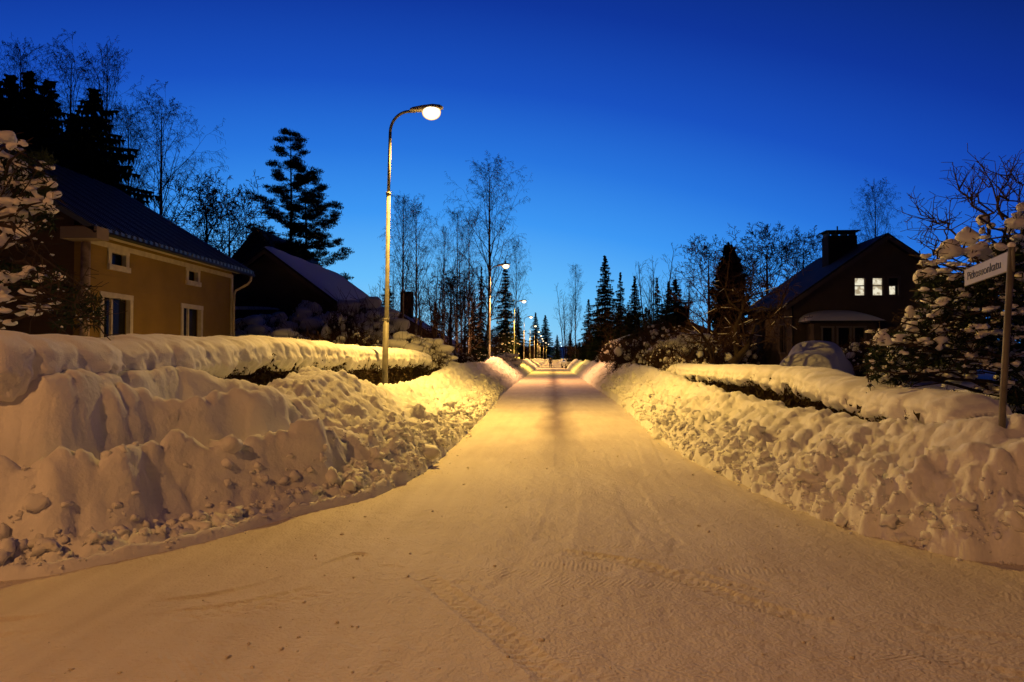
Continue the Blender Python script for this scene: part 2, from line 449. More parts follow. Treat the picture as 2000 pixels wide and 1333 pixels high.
# ------------------------------------------------------------------ road: packed snow with tyre tracks
def road_mat():
    m = bpy.data.materials.new('packed_snow_road'); m.use_nodes = True
    nt = m.node_tree; N = nt.nodes; L = nt.links; b = N['Principled BSDF']
    b.inputs['Roughness'].default_value = .62; b.inputs['Specular IOR Level'].default_value = .25
    tc = N.new('ShaderNodeTexCoord')
    def noise(sc, det, vec=None, sx=None):
        n = N.new('ShaderNodeTexNoise'); n.inputs['Scale'].default_value = sc; n.inputs['Detail'].default_value = det
        if sx:
            mp = N.new('ShaderNodeMapping'); mp.inputs['Scale'].default_value = sx
            L.new(tc.outputs['Object'], mp.inputs[0]); L.new(mp.outputs[0], n.inputs['Vector'])
        else: L.new(tc.outputs['Object'], n.inputs['Vector'])
        return n
    def mrange(src, a, b_, c, d):
        r = N.new('ShaderNodeMapRange'); r.inputs[1].default_value = a; r.inputs[2].default_value = b_
        r.inputs[3].default_value = c; r.inputs[4].default_value = d; L.new(src, r.inputs[0]); return r.outputs[0]
    def math_(op, a, b_=None):
        n = N.new('ShaderNodeMath'); n.operation = op
        for i, k in enumerate((a, b_)):
            if k is None: continue
            if isinstance(k, (int, float)): n.inputs[i].default_value = k
            else: L.new(k, n.inputs[i])
        return n.outputs[0]
    n1 = noise(.55, 5); n2 = noise(2.2, 4, sx=(2.2, .25, 1)); n3 = noise(45, 3)
    a = mrange(n1.outputs[0], .35, .68, 0, 1); c = mrange(n2.outputs[0], .35, .7, 0, 1)
    # dirty wheel-worn strip along the middle of the street, soft ragged edges
    sep = N.new('ShaderNodeSeparateXYZ'); L.new(tc.outputs['Object'], sep.inputs[0])
    n4 = noise(1.1, 4, sx=(1, .35, 1))
    wob = math_('MULTIPLY', math_('SUBTRACT', n4.outputs[0], .5), .5)
    dx = math_('ABSOLUTE', math_('SUBTRACT', math_('ADD', sep.outputs[0], wob), .13))
    strip = mrange(dx, .05, .55, 1, 0)
    strip = math_('MULTIPLY', strip, mrange(sep.outputs[1], 9.0, 17, 0, 1))
    strip = math_('MULTIPLY', strip, mrange(sep.outputs[1], 70, 120, 1, .3))
    mix = N.new('ShaderNodeMix'); mix.data_type = 'RGBA'; mix.inputs[6].default_value = (.78, .72, .61, 1); mix.inputs[7].default_value = (.60, .53, .44, 1)
    L.new(math_('MULTIPLY', math_('ADD', a, c), .5), mix.inputs[0])
    mix2 = N.new('ShaderNodeMix'); mix2.data_type = 'RGBA'; mix2.inputs[7].default_value = (.16, .12, .09, 1)
    L.new(mix.outputs[2], mix2.inputs[6]); L.new(math_('MULTIPLY', strip, .85), mix2.inputs[0])
    # specks of grit
    v = N.new('ShaderNodeTexVoronoi'); v.inputs['Scale'].default_value = 9; L.new(tc.outputs['Object'], v.inputs['Vector'])
    sp = mrange(v.outputs[0], .03, .06, .55, 0)
    mix3 = N.new('ShaderNodeMix'); mix3.data_type = 'RGBA'; mix3.inputs[7].default_value = (.2, .14, .1, 1)
    L.new(mix2.outputs[2], mix3.inputs[6]); L.new(math_('MULTIPLY', sp, mrange(n1.outputs[0], .45, .6, 0, 1)), mix3.inputs[0])
    L.new(mix3.outputs[2], b.inputs['Base Color'])
    bp = N.new('ShaderNodeBump'); bp.inputs['Distance'].default_value = .011; bp.inputs['Strength'].default_value = 1
    L.new(n3.outputs[0], bp.inputs['Height'])
    bp2 = N.new('ShaderNodeBump'); bp2.inputs['Distance'].default_value = .018; bp2.inputs['Strength'].default_value = 1
    n5 = noise(9, 6, sx=(1.2, .8, 1)); L.new(n5.outputs[0], bp2.inputs['Height']); L.new(bp.outputs[0], bp2.inputs['Normal'])
    last = bp2
    for ang, sc, thr in ((.5, 9, .60), (-.7, 8, .61), (1.2, 10, .60), (.1, 9, .62)):
        mp = N.new('ShaderNodeMapping'); mp.inputs['Rotation'].default_value = (0, 0, ang); L.new(tc.outputs['Object'], mp.inputs[0])
        wv = N.new('ShaderNodeTexWave'); wv.inputs['Scale'].default_value = sc*.95; wv.inputs['Distortion'].default_value = 2.5; wv.inputs['Detail'].default_value = 2; wv.inputs['Detail Scale'].default_value = 2.5
        L.new(mp.outputs[0], wv.inputs['Vector'])
        mk = N.new('ShaderNodeTexNoise'); mk.inputs['Scale'].default_value = 1.0; mk.inputs['Detail'].default_value = 3
        m2 = N.new('ShaderNodeMapping'); m2.inputs['Rotation'].default_value = (0, 0, ang); m2.inputs['Scale'].default_value = (.5, 2.2, 1); m2.inputs['Location'].default_value = (ang*9, 3, 0)
        L.new(tc.outputs['Object'], m2.inputs[0]); L.new(m2.outputs[0], mk.inputs['Vector'])
        h = math_('MULTIPLY', wv.outputs[1], mrange(mk.outputs[0], thr, thr+.06, 0, 1))
        bb = N.new('ShaderNodeBump'); bb.inputs['Distance'].default_value = .0028; bb.inputs['Strength'].default_value = 1
        L.new(h, bb.inputs['Height']); L.new(last.outputs[0], bb.inputs['Normal']); last = bb
    L.new(last.outputs[0], b.inputs['Normal'])
    return m
M['road'] = road_mat()
# (pixel polyline, width m, depth m, tread pitch m)
TRACKS = [([(820,1120),(880,1165),(960,1222),(1060,1300),(1120,1360)], .17, .015, .085),
          ([(905,1140),(985,1190),(1080,1262),(1200,1370)], .15, .008, .085),
          ([(1090,1080),(1230,1095),(1370,1145),(1560,1205),(1760,1262),(2050,1340)], .17, .016, .09),
          ([(1350,1120),(1520,1165),(1700,1210),(1900,1240),(2100,1265)], .15, .012, .09),
          ([(1340,1230),(1480,1262),(1620,1290),(1800,1350)], .2, .012, .10),
          ([(1060,1330),(1150,1230),(1240,1130),(1290,1040),(1290,940),(1255,860)], .28, -.010, 0),
          ([(700,1085),(560,1135),(380,1175),(180,1198),(0,1215),(-200,1228)], .16, .016, 0),
          ([(760,1110),(640,1150),(500,1182),(300,1215),(100,1240),(-150,1262)], .22, .018, .09),
          ([(1000,1150),(860,1180),(700,1215),(450,1262),(200,1300)], .2, .008, .10),
          ([(1100,860),(1110,960),(1080,1060),(1000,1150),(860,1260),(700,1380)], .3, .007, 0),
          ([(1190,860),(1230,960),(1270,1040),(1370,1110),(1600,1190),(1900,1290)], .3, .008, 0)]
def road_h(x, y):
    z = .022*fbm(x*.5, y*.35, 3, 21) + .010*fbm(x*2.2, y*1.1, 4, 22)
    near = 1-sstep(11, 20, y)
    z = z + near*(.0042*fbm(x*11, y*9, 3, 23) + .010*np.maximum(0, noise2(x*5.5, y*3.2, 31)-.25)*sstep(.0, .4, noise2(x*.7, y*.7, 33)))
    for tr, w, dep, pitch in TRACKS:
        ln = smooth_line(np.array(gl(tr)), 3)
        lo = ln.min(0)-.5; hi = ln.max(0)+.5
        m = (x > lo[0]) & (x < hi[0]) & (y > lo[1]) & (y < hi[1])
        if not m.any(): continue
        d, al = sdist(x[m], y[m], ln, 1)
        ad = np.abs(d + .015*noise2(al*2, al*0, 3)); q = 1-sstep(w*.42, w*.62, ad)
        fade = sstep(-.35, .25, noise2(al*.9, al*0+3.3, 41+int(w*100)))
        if pitch:
            ph = al/pitch + np.where(d > 0, .5, 0) + np.abs(d)/pitch*.5
            tread = (.5+.5*np.sin(ph*2*np.pi))**.7
            q = q*(.35+.65*tread)
        rim = np.exp(-((ad-w*.6)/.03)**2)*.25
        z[m] += (-q + rim)*dep*fade
    return z
ry = np.concatenate([np.arange(-24, 2.6, .4), np.arange(2.6, 9.5, .017), axis(9.5, 330, .02, .006, 9.5)[1:]])
rx = np.concatenate([np.arange(-24, -5.0, .3), np.arange(-5.0, 5.0, .021), np.arange(5.0, 24, .3)])
X, Y = np.meshgrid(rx, ry)
dl, _ = sdist(X, Y, TL[::2], 1); dr, _ = sdist(X, Y, TR[::2], -1)
keep = (np.maximum(dl, dr) < .9)
o = link('road', grid_mesh('road', X, Y, road_h(X, Y) + 1.2*sstep(240, 420, Y), keep), M['road']); tag(o, kind='structure')

# ------------------------------------------------------------------ snow banks
def interp(v, pts):
    a = np.array(pts, float); return np.interp(v, a[:, 0], a[:, 1])
HL = [(3,1.45),(6,1.62),(7.6,1.62),(8.6,1.26),(9.6,1.15),(10.6,1.36),(12,1.36),(13.4,1.10),(15,.92),(21,.92),(25,1.08),(30,1.3),(38,1.32),(46,1.25),(51,1.6),(57,1.55),(64,1.1),(80,1.35),(95,1.2),(110,1.35),(300,1.3)]
HR = [(3,1.22),(6.6,1.2),(7.2,1.08),(8,.92),(9,.84),(12,.86),(16,.93),(20,1.0),(23,1.12),(29,1.32),(42,1.35),(60,1.2),(75,1.4),(90,1.2),(110,1.4),(300,1.35)]
def bank_left(x, y):
    d, s = sdist(x, y, TL, 1)
    dn = d + .10*fbm(x*1.6, y*1.6, 3, 51) + .05*noise2(x*6, y*6, 52)
    H = interp(y, HL) + sstep(50, 60, y)*.22*noise2(y*.12, x*0, 53)
    near = 1-sstep(8.0, 10.2, y)
    # far / general profile: ploughed slope
    Wd = 1.62
    t = np.clip(dn/Wd, 0, 1)
    g = H*(t**.85)*(1-.12*np.sin(np.pi*t)) 
    g = g - sstep(1.95, 2.6, d)*(H-.66)
    slope = t*(1-t)*4
    streak = fbm(s*3.1+d*1.0, d*.8, 5, 61, .6)*.20 + .08*np.maximum(0, noise2(s*2.3+d*1.2, d*.5, 66))
    lump = billow(x*2.3, y*2.3, 5, 62, .62)*.24 + .04*fbm(x*8, y*8, 4, 69, .65) - .05
    rub = billow(x*3.5, y*3.5, 4, 67, .6)*.14
    g = g + slope*streak + sstep(.05, .3, t)*lump*(.6+.4*sstep(.0, .3, noise2(x*.8, y*.8, 68)+.25)) + sstep(-.05,.1,dn)*(1-sstep(.5,.9,dn))*rub
    # near corner: old soft terraces with hollows between them
    wv = .20*fbm(s*.55, d*.35, 3, 71) + .05*noise2(s*2.2, d*1.5, 70); dd = d + wv
    e1 = .56 + .12*noise2(s*.8, 0*s, 72); e2 = 1.20 + .18*noise2(s*.6, 0*s+4, 73); e3 = 1.95 + .2*noise2(s*.6, 0*s+8, 74)
    t1 = sstep(e1-.12, e1+.24, dd)*(.60 + .10*noise2(s*1.2, d*.6, 75)) - .34*sstep(e1+.22, e1+.52, dd)
    t2 = sstep(e2-.16, e2+.26, dd)*(.72 + .10*noise2(s*1.0, d*.5, 76)) - .34*sstep(e2+.28, e2+.62, dd)
    t3 = sstep(e3-.22, e3+.26, dd)*(.72 + .14*noise2(s*.9, d*.6, 77))
    t3 = t3 + .35*sstep(-3.5, -5.2, x)*sstep(e2-.2, e2+.5, dd)
    tt = t1+t2+t3 - sstep(2.9, 4.2, d)*.75
    tt = np.maximum(tt, (1.26+.14*fbm(x*1.3, y*1.3, 3, 91))*sstep(.95, 1.55, dd)*sstep(-3.7, -4.5, x)*(x > -9) + .16*sstep(-4.3, -4.7, x)*sstep(.8, 1.3, dd))
    puff = cells(x*1.3+2+.4*noise2(x,y,1), y*1.3, 78, .9)*.16 + cells(x*2.9+.5*noise2(x*2,y*2,2), y*2.9, 79, .8)*.08*sstep(.7, 1.1, d)
    tt = tt + sstep(.5, 1.1, dd)*puff + (.09*fbm(x*1.7, y*1.7, 4, 80) + .03*fbm(x*6, y*6, 3, 87))*sstep(.2, .6, d)
    edge = (np.exp(-((dd-e1-.16)/.14)**2)+.8*np.exp(-((dd-e2-.16)/.14)**2))*cells(s*2.7+.5*noise2(s*3,d*3,4), d*2.7, 81, .85)*.32
    rubz = sstep(.14, .24, d)*(1-sstep(.45, .75, d))
    tt = tt + edge + rubz*(.02 + .20*billow(x*3.2, y*3.2, 4, 82, .6) + .10*sstep(.1,.5,noise2(x*2,y*2,88)))
    tt = np.maximum(tt, (1.50+.08*noise2(x*2, y*2, 95))*sstep(.80, 1.20, dd)*sstep(-4.0, -4.4, x)*(x > -9))
    cm = sstep(-.05, .3, noise2(x*1.1+5, y*1.1, 92))
    tt = tt + sstep(.3, .8, d)*(.16*billow(x*1.5, y*1.5, 3, 93, .5)-.05 + cm*(.17*billow(x*3.4, y*3.4, 4, 94, .62)-.05))
    lim = 1.50+.10*noise2(x*.8, y*.8, 96); tt = np.where(tt > lim, lim+(tt-lim)*.18, tt)
    lip = .095*np.exp(-((d-.09)/.05)**4)*(1+.35*noise2(s*3, d*0, 84)+.25*noise2(s*14, d*8, 85))
    tt = tt + lip
    # coarse granular pile that lies over the soft terraces further up the street
    z = g*(1-near) + tt*near
    z = z + lip*(1-near)*(1-sstep(8, 10.5, y))
    z = z + .018*fbm(x*9, y*9, 4, 86)*(sstep(.1, .3, d))*(1-.6*near)
    return np.where(d < 0, -.05+d*.5, z-.012), d
def bank_right(x, y):
    d, s = sdist(x, y, TR, -1)
    d = d + .10*fbm(x*2.4, y*2.4, 3, 150) + .035*noise2(x*9, y*9, 149)
    dn = d + .12*fbm(x*1.6, y*1.6, 3, 151) + .05*noise2(x*6, y*6, 152)
    H = interp(y, HR) + sstep(50, 60, y)*.22*noise2(y*.12, x*0+9, 153)
    near = 1-sstep(6.5, 7.8, y)
    Wd = 1.28 + .12*near
    t = np.clip(dn/Wd, 0, 1)
    g = H*(t**.8)
    g = g - sstep(1.42+near, 1.95+near, d)*(H-.60)*(1-near)
    slope = t*(1-t)*4
    def ridge(a, b, sd): return (1-np.abs(noise2(a, b, sd))*1.6)
    streak = .16*fbm(s*2.0-d*1.1, d*.6, 3, 161) + .085*ridge(s*3.4-d*2.0+.5*noise2(x*3, y*3, 6), d*.8, 166) + .05*ridge(s*7.5-d*4.0+.6*noise2(x*5, y*5, 7), d*2.0, 168) - .10
    pm = sstep(.0, .3, noise2(x*.9+3, y*.9, 168)+.05)
    wx = x+.25*noise2(x*2, y*2, 201); wy = y+.25*noise2(x*2+7, y*2, 202)
    lump = billow(wx*1.9, wy*1.9, 5, 162, .6)*.18*(.45+.55*pm) + .06*fbm(x*8, y*8, 5, 165, .7) - .05
    rub = billow(wx*2.8, wy*2.8, 4, 167, .6)*.20
    up = 1-near*sstep(.62, .95, d+.25*noise2(s*1.2, d, 171))      # smooth drifted upper part near the sign
    g = g + slope*streak*up + sstep(.05, .3, t)*lump*up + sstep(0, .12, dn)*(1-sstep(.5, 1.0, dn))*rub
    g = g + near*.09*fbm(x*1.5, y*1.5, 3, 172)*sstep(.6, 1, d) + near*.16*np.exp(-((d-.75)/.16)**2)*(.4+cells(s*3.3, d*3.3, 173, .8))*.7
    g = g + .02*fbm(x*9, y*9, 4, 186)*sstep(.05, .3, d)*(.3+.7*up)
    return np.where(d < 0, -.05+d*.5, g-.012), d
def bank_mesh(fn, xs, ys, dmax):
    X, Y = np.meshgrid(xs, ys)
    Z, d = fn(X, Y)
    keep = (d > -.2) & (d < dmax)
    # undercut and bulge: push the surface sideways as well as up
    gy, gx = np.gradient(Z); gx = gx/np.gradient(X, axis=1); gy = gy/np.gradient(Y, axis=0)
    st = np.clip(np.hypot(gx, gy), 0, 1.6)/1.6*sstep(.08, .3, Z)
    a = .055*noise2(Y*4.3+Z*5, Z*6+X*3, 301)+.025*noise2(Y*11+Z*9, Z*12, 302); b = .055*noise2(X*4.3+Z*5, Z*6+Y*3, 303)+.025*noise2(X*11+Z*9, Z*12, 304)
    push = .02*sstep(.25, .9, Z)
    a = a*(.55+.45*sstep(8, 12, Y)); b = b*(.55+.45*sstep(8, 12, Y))
    X = X + st*(a - push*np.sign(gx)*.8); Y = Y + st*(b - push*.6*np.sign(gy)*(Y < 11))
    return X, Y, Z, keep
ys = axis(2.8, 320, .020, .0052, 2.8)
xs_l = np.concatenate([np.arange(-14, -7.0, .05), np.arange(-7.0, -1.2, .026)])
X, Y, Z, keep = bank_mesh(bank_left, xs_l, ys, 5.0)
keep &= ~((X < -7.0) & (Y > 16))
bl = link('snow_bank', grid_mesh('snow_bank', X, Y, Z, keep), M['snow'])
tag(bl, 'tall lumpy ploughed snow bank with soft terraces, left of the road', 'snow bank', 'ploughed snow banks')
xs_r = np.concatenate([np.arange(1.3, 7.4, .026), np.arange(7.4, 14, .05)])
X, Y, Z, keep = bank_mesh(bank_right, xs_r, ys, 4.0)
keep &= ~((X > 7.4) & (Y > 16))
br = link('snow_bank', grid_mesh('snow_bank', X, Y, Z, keep), M['snow'])
tag(br, 'rough crumbly ploughed snow bank along the right side, rising to the street sign', 'snow bank', 'ploughed snow banks')
def zl(x, y): return float(bank_left(np.array([[x]]), np.array([[y]]))[0][0, 0])
def zr(x, y): return float(bank_right(np.array([[x]]), np.array([[y]]))[0][0, 0])
# loose chunks at the foot of the banks
def chunks(line, side, n, seed, dens, name, fn):
    rs = np.random.RandomState(seed)
    seg = np.linalg.norm(np.diff(line, axis=0), axis=1); cum = np.concatenate([[0], np.cumsum(seg)])
    i0 = np.argmin(np.abs(line[:, 1]-4.3) + (np.abs(line[:, 0]) > 7)*9); s0 = cum[i0]
    s = s0 + (rs.rand(n)**1.9)*34
    px = np.interp(s, cum, line[:, 0]); py = np.interp(s, cum, line[:, 1])
    tx = np.interp(s+.05, cum, line[:, 0])-px; ty = np.interp(s+.05, cum, line[:, 1])-py
    l = np.hypot(tx, ty); nx, ny = -ty/l*side, tx/l*side
    d = np.abs(rs.randn(n))*dens + .02 - (rs.rand(n) < .12)*rs.rand(n)*.18
    if side < 0: d = np.where(py < 8, np.minimum(d, .6*rs.rand(n)), d)
    x = px+nx*d; y = py+ny*d
    z, _ = fn(x[None], y[None]); z = np.maximum(z[0], 0)
    r = .011 + .035*rs.rand(n)**2.5 + .075*rs.rand(n)**12
    r = np.where(d > .04, r, np.minimum(r, .03)*.7)
    if side > 0: r = np.where((d < .17) & (y < 9), r*.3, r)
    if side < 0: r = np.where((y < 8) & (rs.rand(n) < .6), r*.4, r)
    scl = np.stack([r*(.7+.6*rs.rand(n)), r*(.7+.6*rs.rand(n)), r*(.6+.4*rs.rand(n))], 1)
    pos = np.stack([x, y, z + r*.25], 1)
    V, T = scatter(ICO2, pos, scl, seed, .85)
    me = np_mesh(name, V, T, True)
    o = link(name, me, M['snow']); return o
o = chunks(TL, 1, 3800, 5, .34, 'snow_rubble', bank_left)
tag(o, 'loose crumbs and clods of snow along the foot of the left bank', 'snow clods', kind='stuff')
o = chunks(TR, -1, 3600, 6, .30, 'snow_rubble', bank_right)
tag(o, 'loose crumbs and clods of snow along the foot of the right bank', 'snow clods', kind='stuff')
# crumbs dropped on the road
rs = np.random.RandomState(44); n = 420
yy = 3.4+rs.rand(n)**1.6*16; xx = np.where(rs.rand(n) < .5, rs.uniform(-3.2, 3.2, n), np.sign(rs.rand(n)-.5)*rs.uniform(1.0, 2.2, n))
r = .004+.011*rs.rand(n)**3; z = road_h(xx[None], yy[None])[0]
dl, _ = sdist(xx, yy, TL[::2], 1); dr, _ = sdist(xx, yy, TR[::2], -1); ok = np.maximum(dl, dr) < -.03
V, T = scatter(ICO1, np.stack([xx, yy, z+r*.3], 1)[ok], np.stack([r*1.3, r, r*.7], 1)[ok], 8, .6)
o = link('snow_crumbs', np_mesh('snow_crumbs', V, T, True), M['road']); tag(o, 'tiny snow crumbs strewn over the packed road surface', 'snow crumbs', kind='stuff')
# ------------------------------------------------------------------ hedges with thick snow caps
def hedge(xc_fn, y0, y1, top_fn, wid, thick, lobes, seed, label, grp, foot=.45, notch=None):
    t = thing('hedge', label, 'hedge', (xc_fn(y0), y0, 0), 0, grp)
    ox, oy = xc_fn(y0), y0
    n = int((y1-y0)/.028); s = np.linspace(y0, y1, n); m = 54
    u = np.linspace(0, 1, m)
    S, U = np.meshgrid(s, u, indexing='ij')
    xc = np.vectorize(xc_fn)(s)[:, None]; top = top_fn(s)[:, None] if callable(top_fn) else top_fn
    endf = np.sqrt(np.clip(1-(1-np.clip(np.minimum(S-y0, y1-S)/.45, 0, 1))**2, 0, 1))
    lob = cells(S/lobes[0]+seed, U*0+.5, seed, .8)
    lob2 = np.abs(noise2(S/lobes[0]*1.3, U*1.2, seed+1))
    a = wid*(.5 + lobes[1]*(lob-.3)) * (.35+.65*endf)
    b = (thick*.62)*(1+.18*noise2(S*.7, 0*S, seed+2))
    ang = (U-.5)*math.pi*1.0                        # -90..90 over the arch
    side = np.clip((np.abs(U-.5)-.30)/.20, 0, 1)     # the drape
    ax = np.clip((U-.5)/.30, -1, 1)*math.pi/2
    drop = thick*(.45 + .30*noise2(S*1.9, (U > .5)*7.0, seed+3) + .55*cells(S/lobes[0]*1.4, (U > .5)*7.0+.5, seed+4, .8) + .12*noise2(S*9, U*3, seed+9))
    Xx = xc + a*np.sign(np.sin(ax))*np.abs(np.sin(ax))**.85*(1+.07*np.sin(side*math.pi)) - a*np.sign(ax)*.28*side**2
    Zz = (top - b) + b*np.abs(np.cos(ax))**.9*endf - side*drop*(.4+.6*endf) 
    Zz = np.where(side <= 0, (top-b)+b*np.abs(np.cos(ax))**.9*endf, Zz)
    q = fbm(S*4, U*7, 4, seed+5)*.045 + .05*fbm(S*1.1, U*1.5, 2, seed+6) - lobes[2]*lob2*side**.3*(side > 0)
    q = q + sstep(.1, .5, side)*(cells(S*11, U*16, seed+7)*.055 + cells(S*22, U*30, seed+8)*.02)
    if notch:
        for ny in notch: q = q - .07*np.exp(-((S-ny-.05*np.sin(U*5))/.022)**2)
    Xx = Xx + q*np.sin(ax)*1.0; Zz = Zz + q*np.cos(ax)
    V = np.stack([Xx.ravel()-ox, (S + .03*noise2(U*4, S*3, seed+12)).ravel()-oy, Zz.ravel()], 1)
    i = np.arange(n*m).reshape(n, m)
    Q = np.stack([i[:-1, :-1].ravel(), i[1:, :-1].ravel(), i[1:, 1:].ravel(), i[:-1, 1:].ravel()], 1)
    Q2 = np.stack([i[:-1, -1], i[1:, -1], i[1:, 0], i[:-1, 0]], 1)       # underside
    Q3 = [i[0, ::-1], i[-1, :]]
    V = np.vstack([V, V[i[0]].mean(0), V[i[-1]].mean(0)])
    T = np.vstack([np.stack([i[0, 1:], i[0, :-1], np.full(m-1, len(V)-2)], 1), np.stack([i[-1, :-1], i[-1, 1:], np.full(m-1, len(V)-1)], 1)])
    link('snow_cap', np_mesh('snow_cap', V, [np.vstack([Q, Q2]), T], True), M['cap'], t)
    # dense clipped twigs and leaves
    rs = np.random.RandomState(seed); k = int((y1-y0)*900); yl = max(y0, 8.2 if foot > .44 and y1 > 26 else y0)
    yy = yl+.05 + rs.rand(k)*(y1-yl-.1); sx = np.sign(rs.rand(k)-.5)*(1-rs.rand(k)**2*.9)
    xx = np.vectorize(xc_fn)(yy) + sx*wid*.47 - ox
    tz = np.interp(yy, s, top_fn(s))
    zz = foot + rs.rand(k)*(tz-thick*.75-foot)
    c = np.stack([xx, yy-oy, zz], 1)
    d1 = rs.randn(k, 3)*.022; d2 = rs.randn(k, 3)*.022
    V = np.stack([c-d1, c+d1, c+d2*1.5], 1).reshape(-1, 3)
    link('leaves', np_mesh('leaves', V, np.arange(len(V)).reshape(-1, 3)), M['leaf'], t)
    k = int((y1-y0)*120); yy = yl+.05+rs.rand(k)*(y1-yl-.1)
    x0 = np.vectorize(xc_fn)(yy)+(rs.rand(k)-.5)*wid*.5-ox; tz = np.interp(yy, s, top_fn(s))
    p0 = np.stack([x0, yy-oy, np.full(k, foot-.15)], 1)
    p1 = p0 + np.stack([(rs.rand(k)-.5)*.6*wid, (rs.rand(k)-.5)*.5, tz-thick*.7-foot+.15], 1)
    V, Q = seg_arrays(np.hstack([p0, p1, np.full((k, 1), .009), np.full((k, 1), .004)]))
    link('twigs', np_mesh('twigs', V, Q), M['twig'], t)
    return t
def cap_line(pts, X0):
    r = []
    for px, py in pts:
        d = ray(px, 700); Yq = X0/d.x*d.y
        r.append((Yq, P(px, py, Yq).z))
    return sorted(r)
cl = cap_line([(-120,640),(0,648),(60,652),(120,656),(200,661),(300,657),(400,660),(500,659),(600,667),(650,673),(700,677),(760,681),(800,684),(822,690)], -4.95)
ca = np.array(cl)
def topL(s): return np.interp(s, ca[:, 0], ca[:, 1]) + .012*noise2(s*2, s*0, 7)
hedge(lambda y: -4.95 + .05*math.sin(y*.9), cl[0][0], cl[-1][0], topL, .95, .38, (.42, .10, .05), 11,
      'clipped dark hedge under one long thick snow cap, before the ochre house', 'snow-capped clipped hedges', notch=(16.3,))
cr_ = cap_line([(1322,706),(1336,711),(1400,713),(1480,714),(1550,717),(1600,722),(1640,731),(1668,737),(1700,746),(1740,757),(1790,764),(1850,768),(1890,775),(1920,790)], 4.35)
cb = np.array(cr_)
def topR(s): return np.interp(s, cb[:, 0], cb[:, 1]) + .03*np.abs(noise2(s*1.9, s*0, 9))*(s < 11)
hedge(lambda y: 4.35 + .04*math.sin(y*1.1), cr_[0][0], cr_[-1][0], topR, .80, .30, (.50, .16, .10), 31,
      'low clipped hedge under rounded snow pillows, right of the road before the gabled house', 'snow-capped clipped hedges')

# ------------------------------------------------------------------ street name sign
M['signplate'] = mat('sign_plate', (.40, .35, .27), .4, .4, var=.06, vscale=14)
M['signink'] = mat('sign_lettering', (.02, .02, .02), .5, .3)
def street_sign():
    b = P(1958, 798, 7.0); tp = P(1976, 490, 7.0)
    t = thing('street_sign', 'pale street name plate on a thin post, standing on the right snow bank', 'street sign', b)
    top = tp-b
    mb = MB(); mb.tube([(-.02, 0, -.6), (0, 0, 0), (top.x, 0, top.z+.03)], .029, 14); mb.build('post', M['steel'], t, True)
    a = Vector((top.x-.01, -.04, top.z)); e = P(1886, 528, 8.45)-b
    U = (e-a); U.z = 0; Ln = U.length; U.normalize()
    dz = (e.z-a.z)/Ln
    ang = math.atan2(U.y, U.x)
    # plate local frame: x to the left end; readable from the road side
    pl = MB()
    h = .178
    nrm = Vector((-U.y, U.x, 0))
    # face towards the camera
    if nrm.dot(-b) < 0: nrm = -nrm
    q = [a + Vector((0,0,0)), a + U*Ln + Vector((0,0,dz*Ln)), a + U*Ln + Vector((0,0,dz*Ln-h)), a + Vector((0,0,-h))]
    pl.prism(q, nrm*.012); o = pl.build('name_plate', M['signplate'], t)
    # rim
    rm = MB()
    for p0, p1 in ((q[0], q[1]), (q[1], q[2]), (q[2], q[3]), (q[3], q[0])):
        rm.tube([p0+nrm*.006, p1+nrm*.006], .007, 6)
    rm.build('plate_rim', M['steel'], o)
    br = MB(); br.tube([q[0]+Vector((0,0,.02)), q[3]-Vector((0,0,.02))], .012, 8); br.build('bracket', M['steel'], t)
    cu = bpy.data.curves.new('lettering', 'FONT'); cu.body = 'Pitkosuonkatu'; cu.size = .145; cu.extrude = .0015
    cu.align_x = 'CENTER'; cu.align_y = 'CENTER'
    to = bpy.data.objects.new('tmp', cu); COL.objects.link(to)
    dg = bpy.context.evaluated_depsgraph_get(); dg.update()
    me = bpy.data.meshes.new_from_object(to.evaluated_get(dg)); bpy.data.objects.remove(to)
    Xd = -U - Vector((0, 0, dz)); Xd.normalize()          # reading direction: left end -> post
    Zd = nrm; Yd = Zd.cross(Xd)
    if Yd.z < 0: Xd = -Xd; Yd = -Yd
    w = max(v.co.x for v in me.vertices)-min(v.co.x for v in me.vertices)
    k = Ln*.72/w
    c = (q[0]+q[1]+q[2]+q[3])/4 + U*Ln*.06 + nrm*.0145
    for v in me.vertices:
        v.co = c + Xd*v.co.x*k + Vector((0,0,1))*v.co.y*.86 + nrm*v.co.z
    link('lettering', me, M['signink'], o)
    sn = MB(); sn.ellip((top.x, 0, top.z+.05), (.035, .035, .03), 10, 6); sn.build('snow_tuft', M['cap'], t, True)
street_sign()

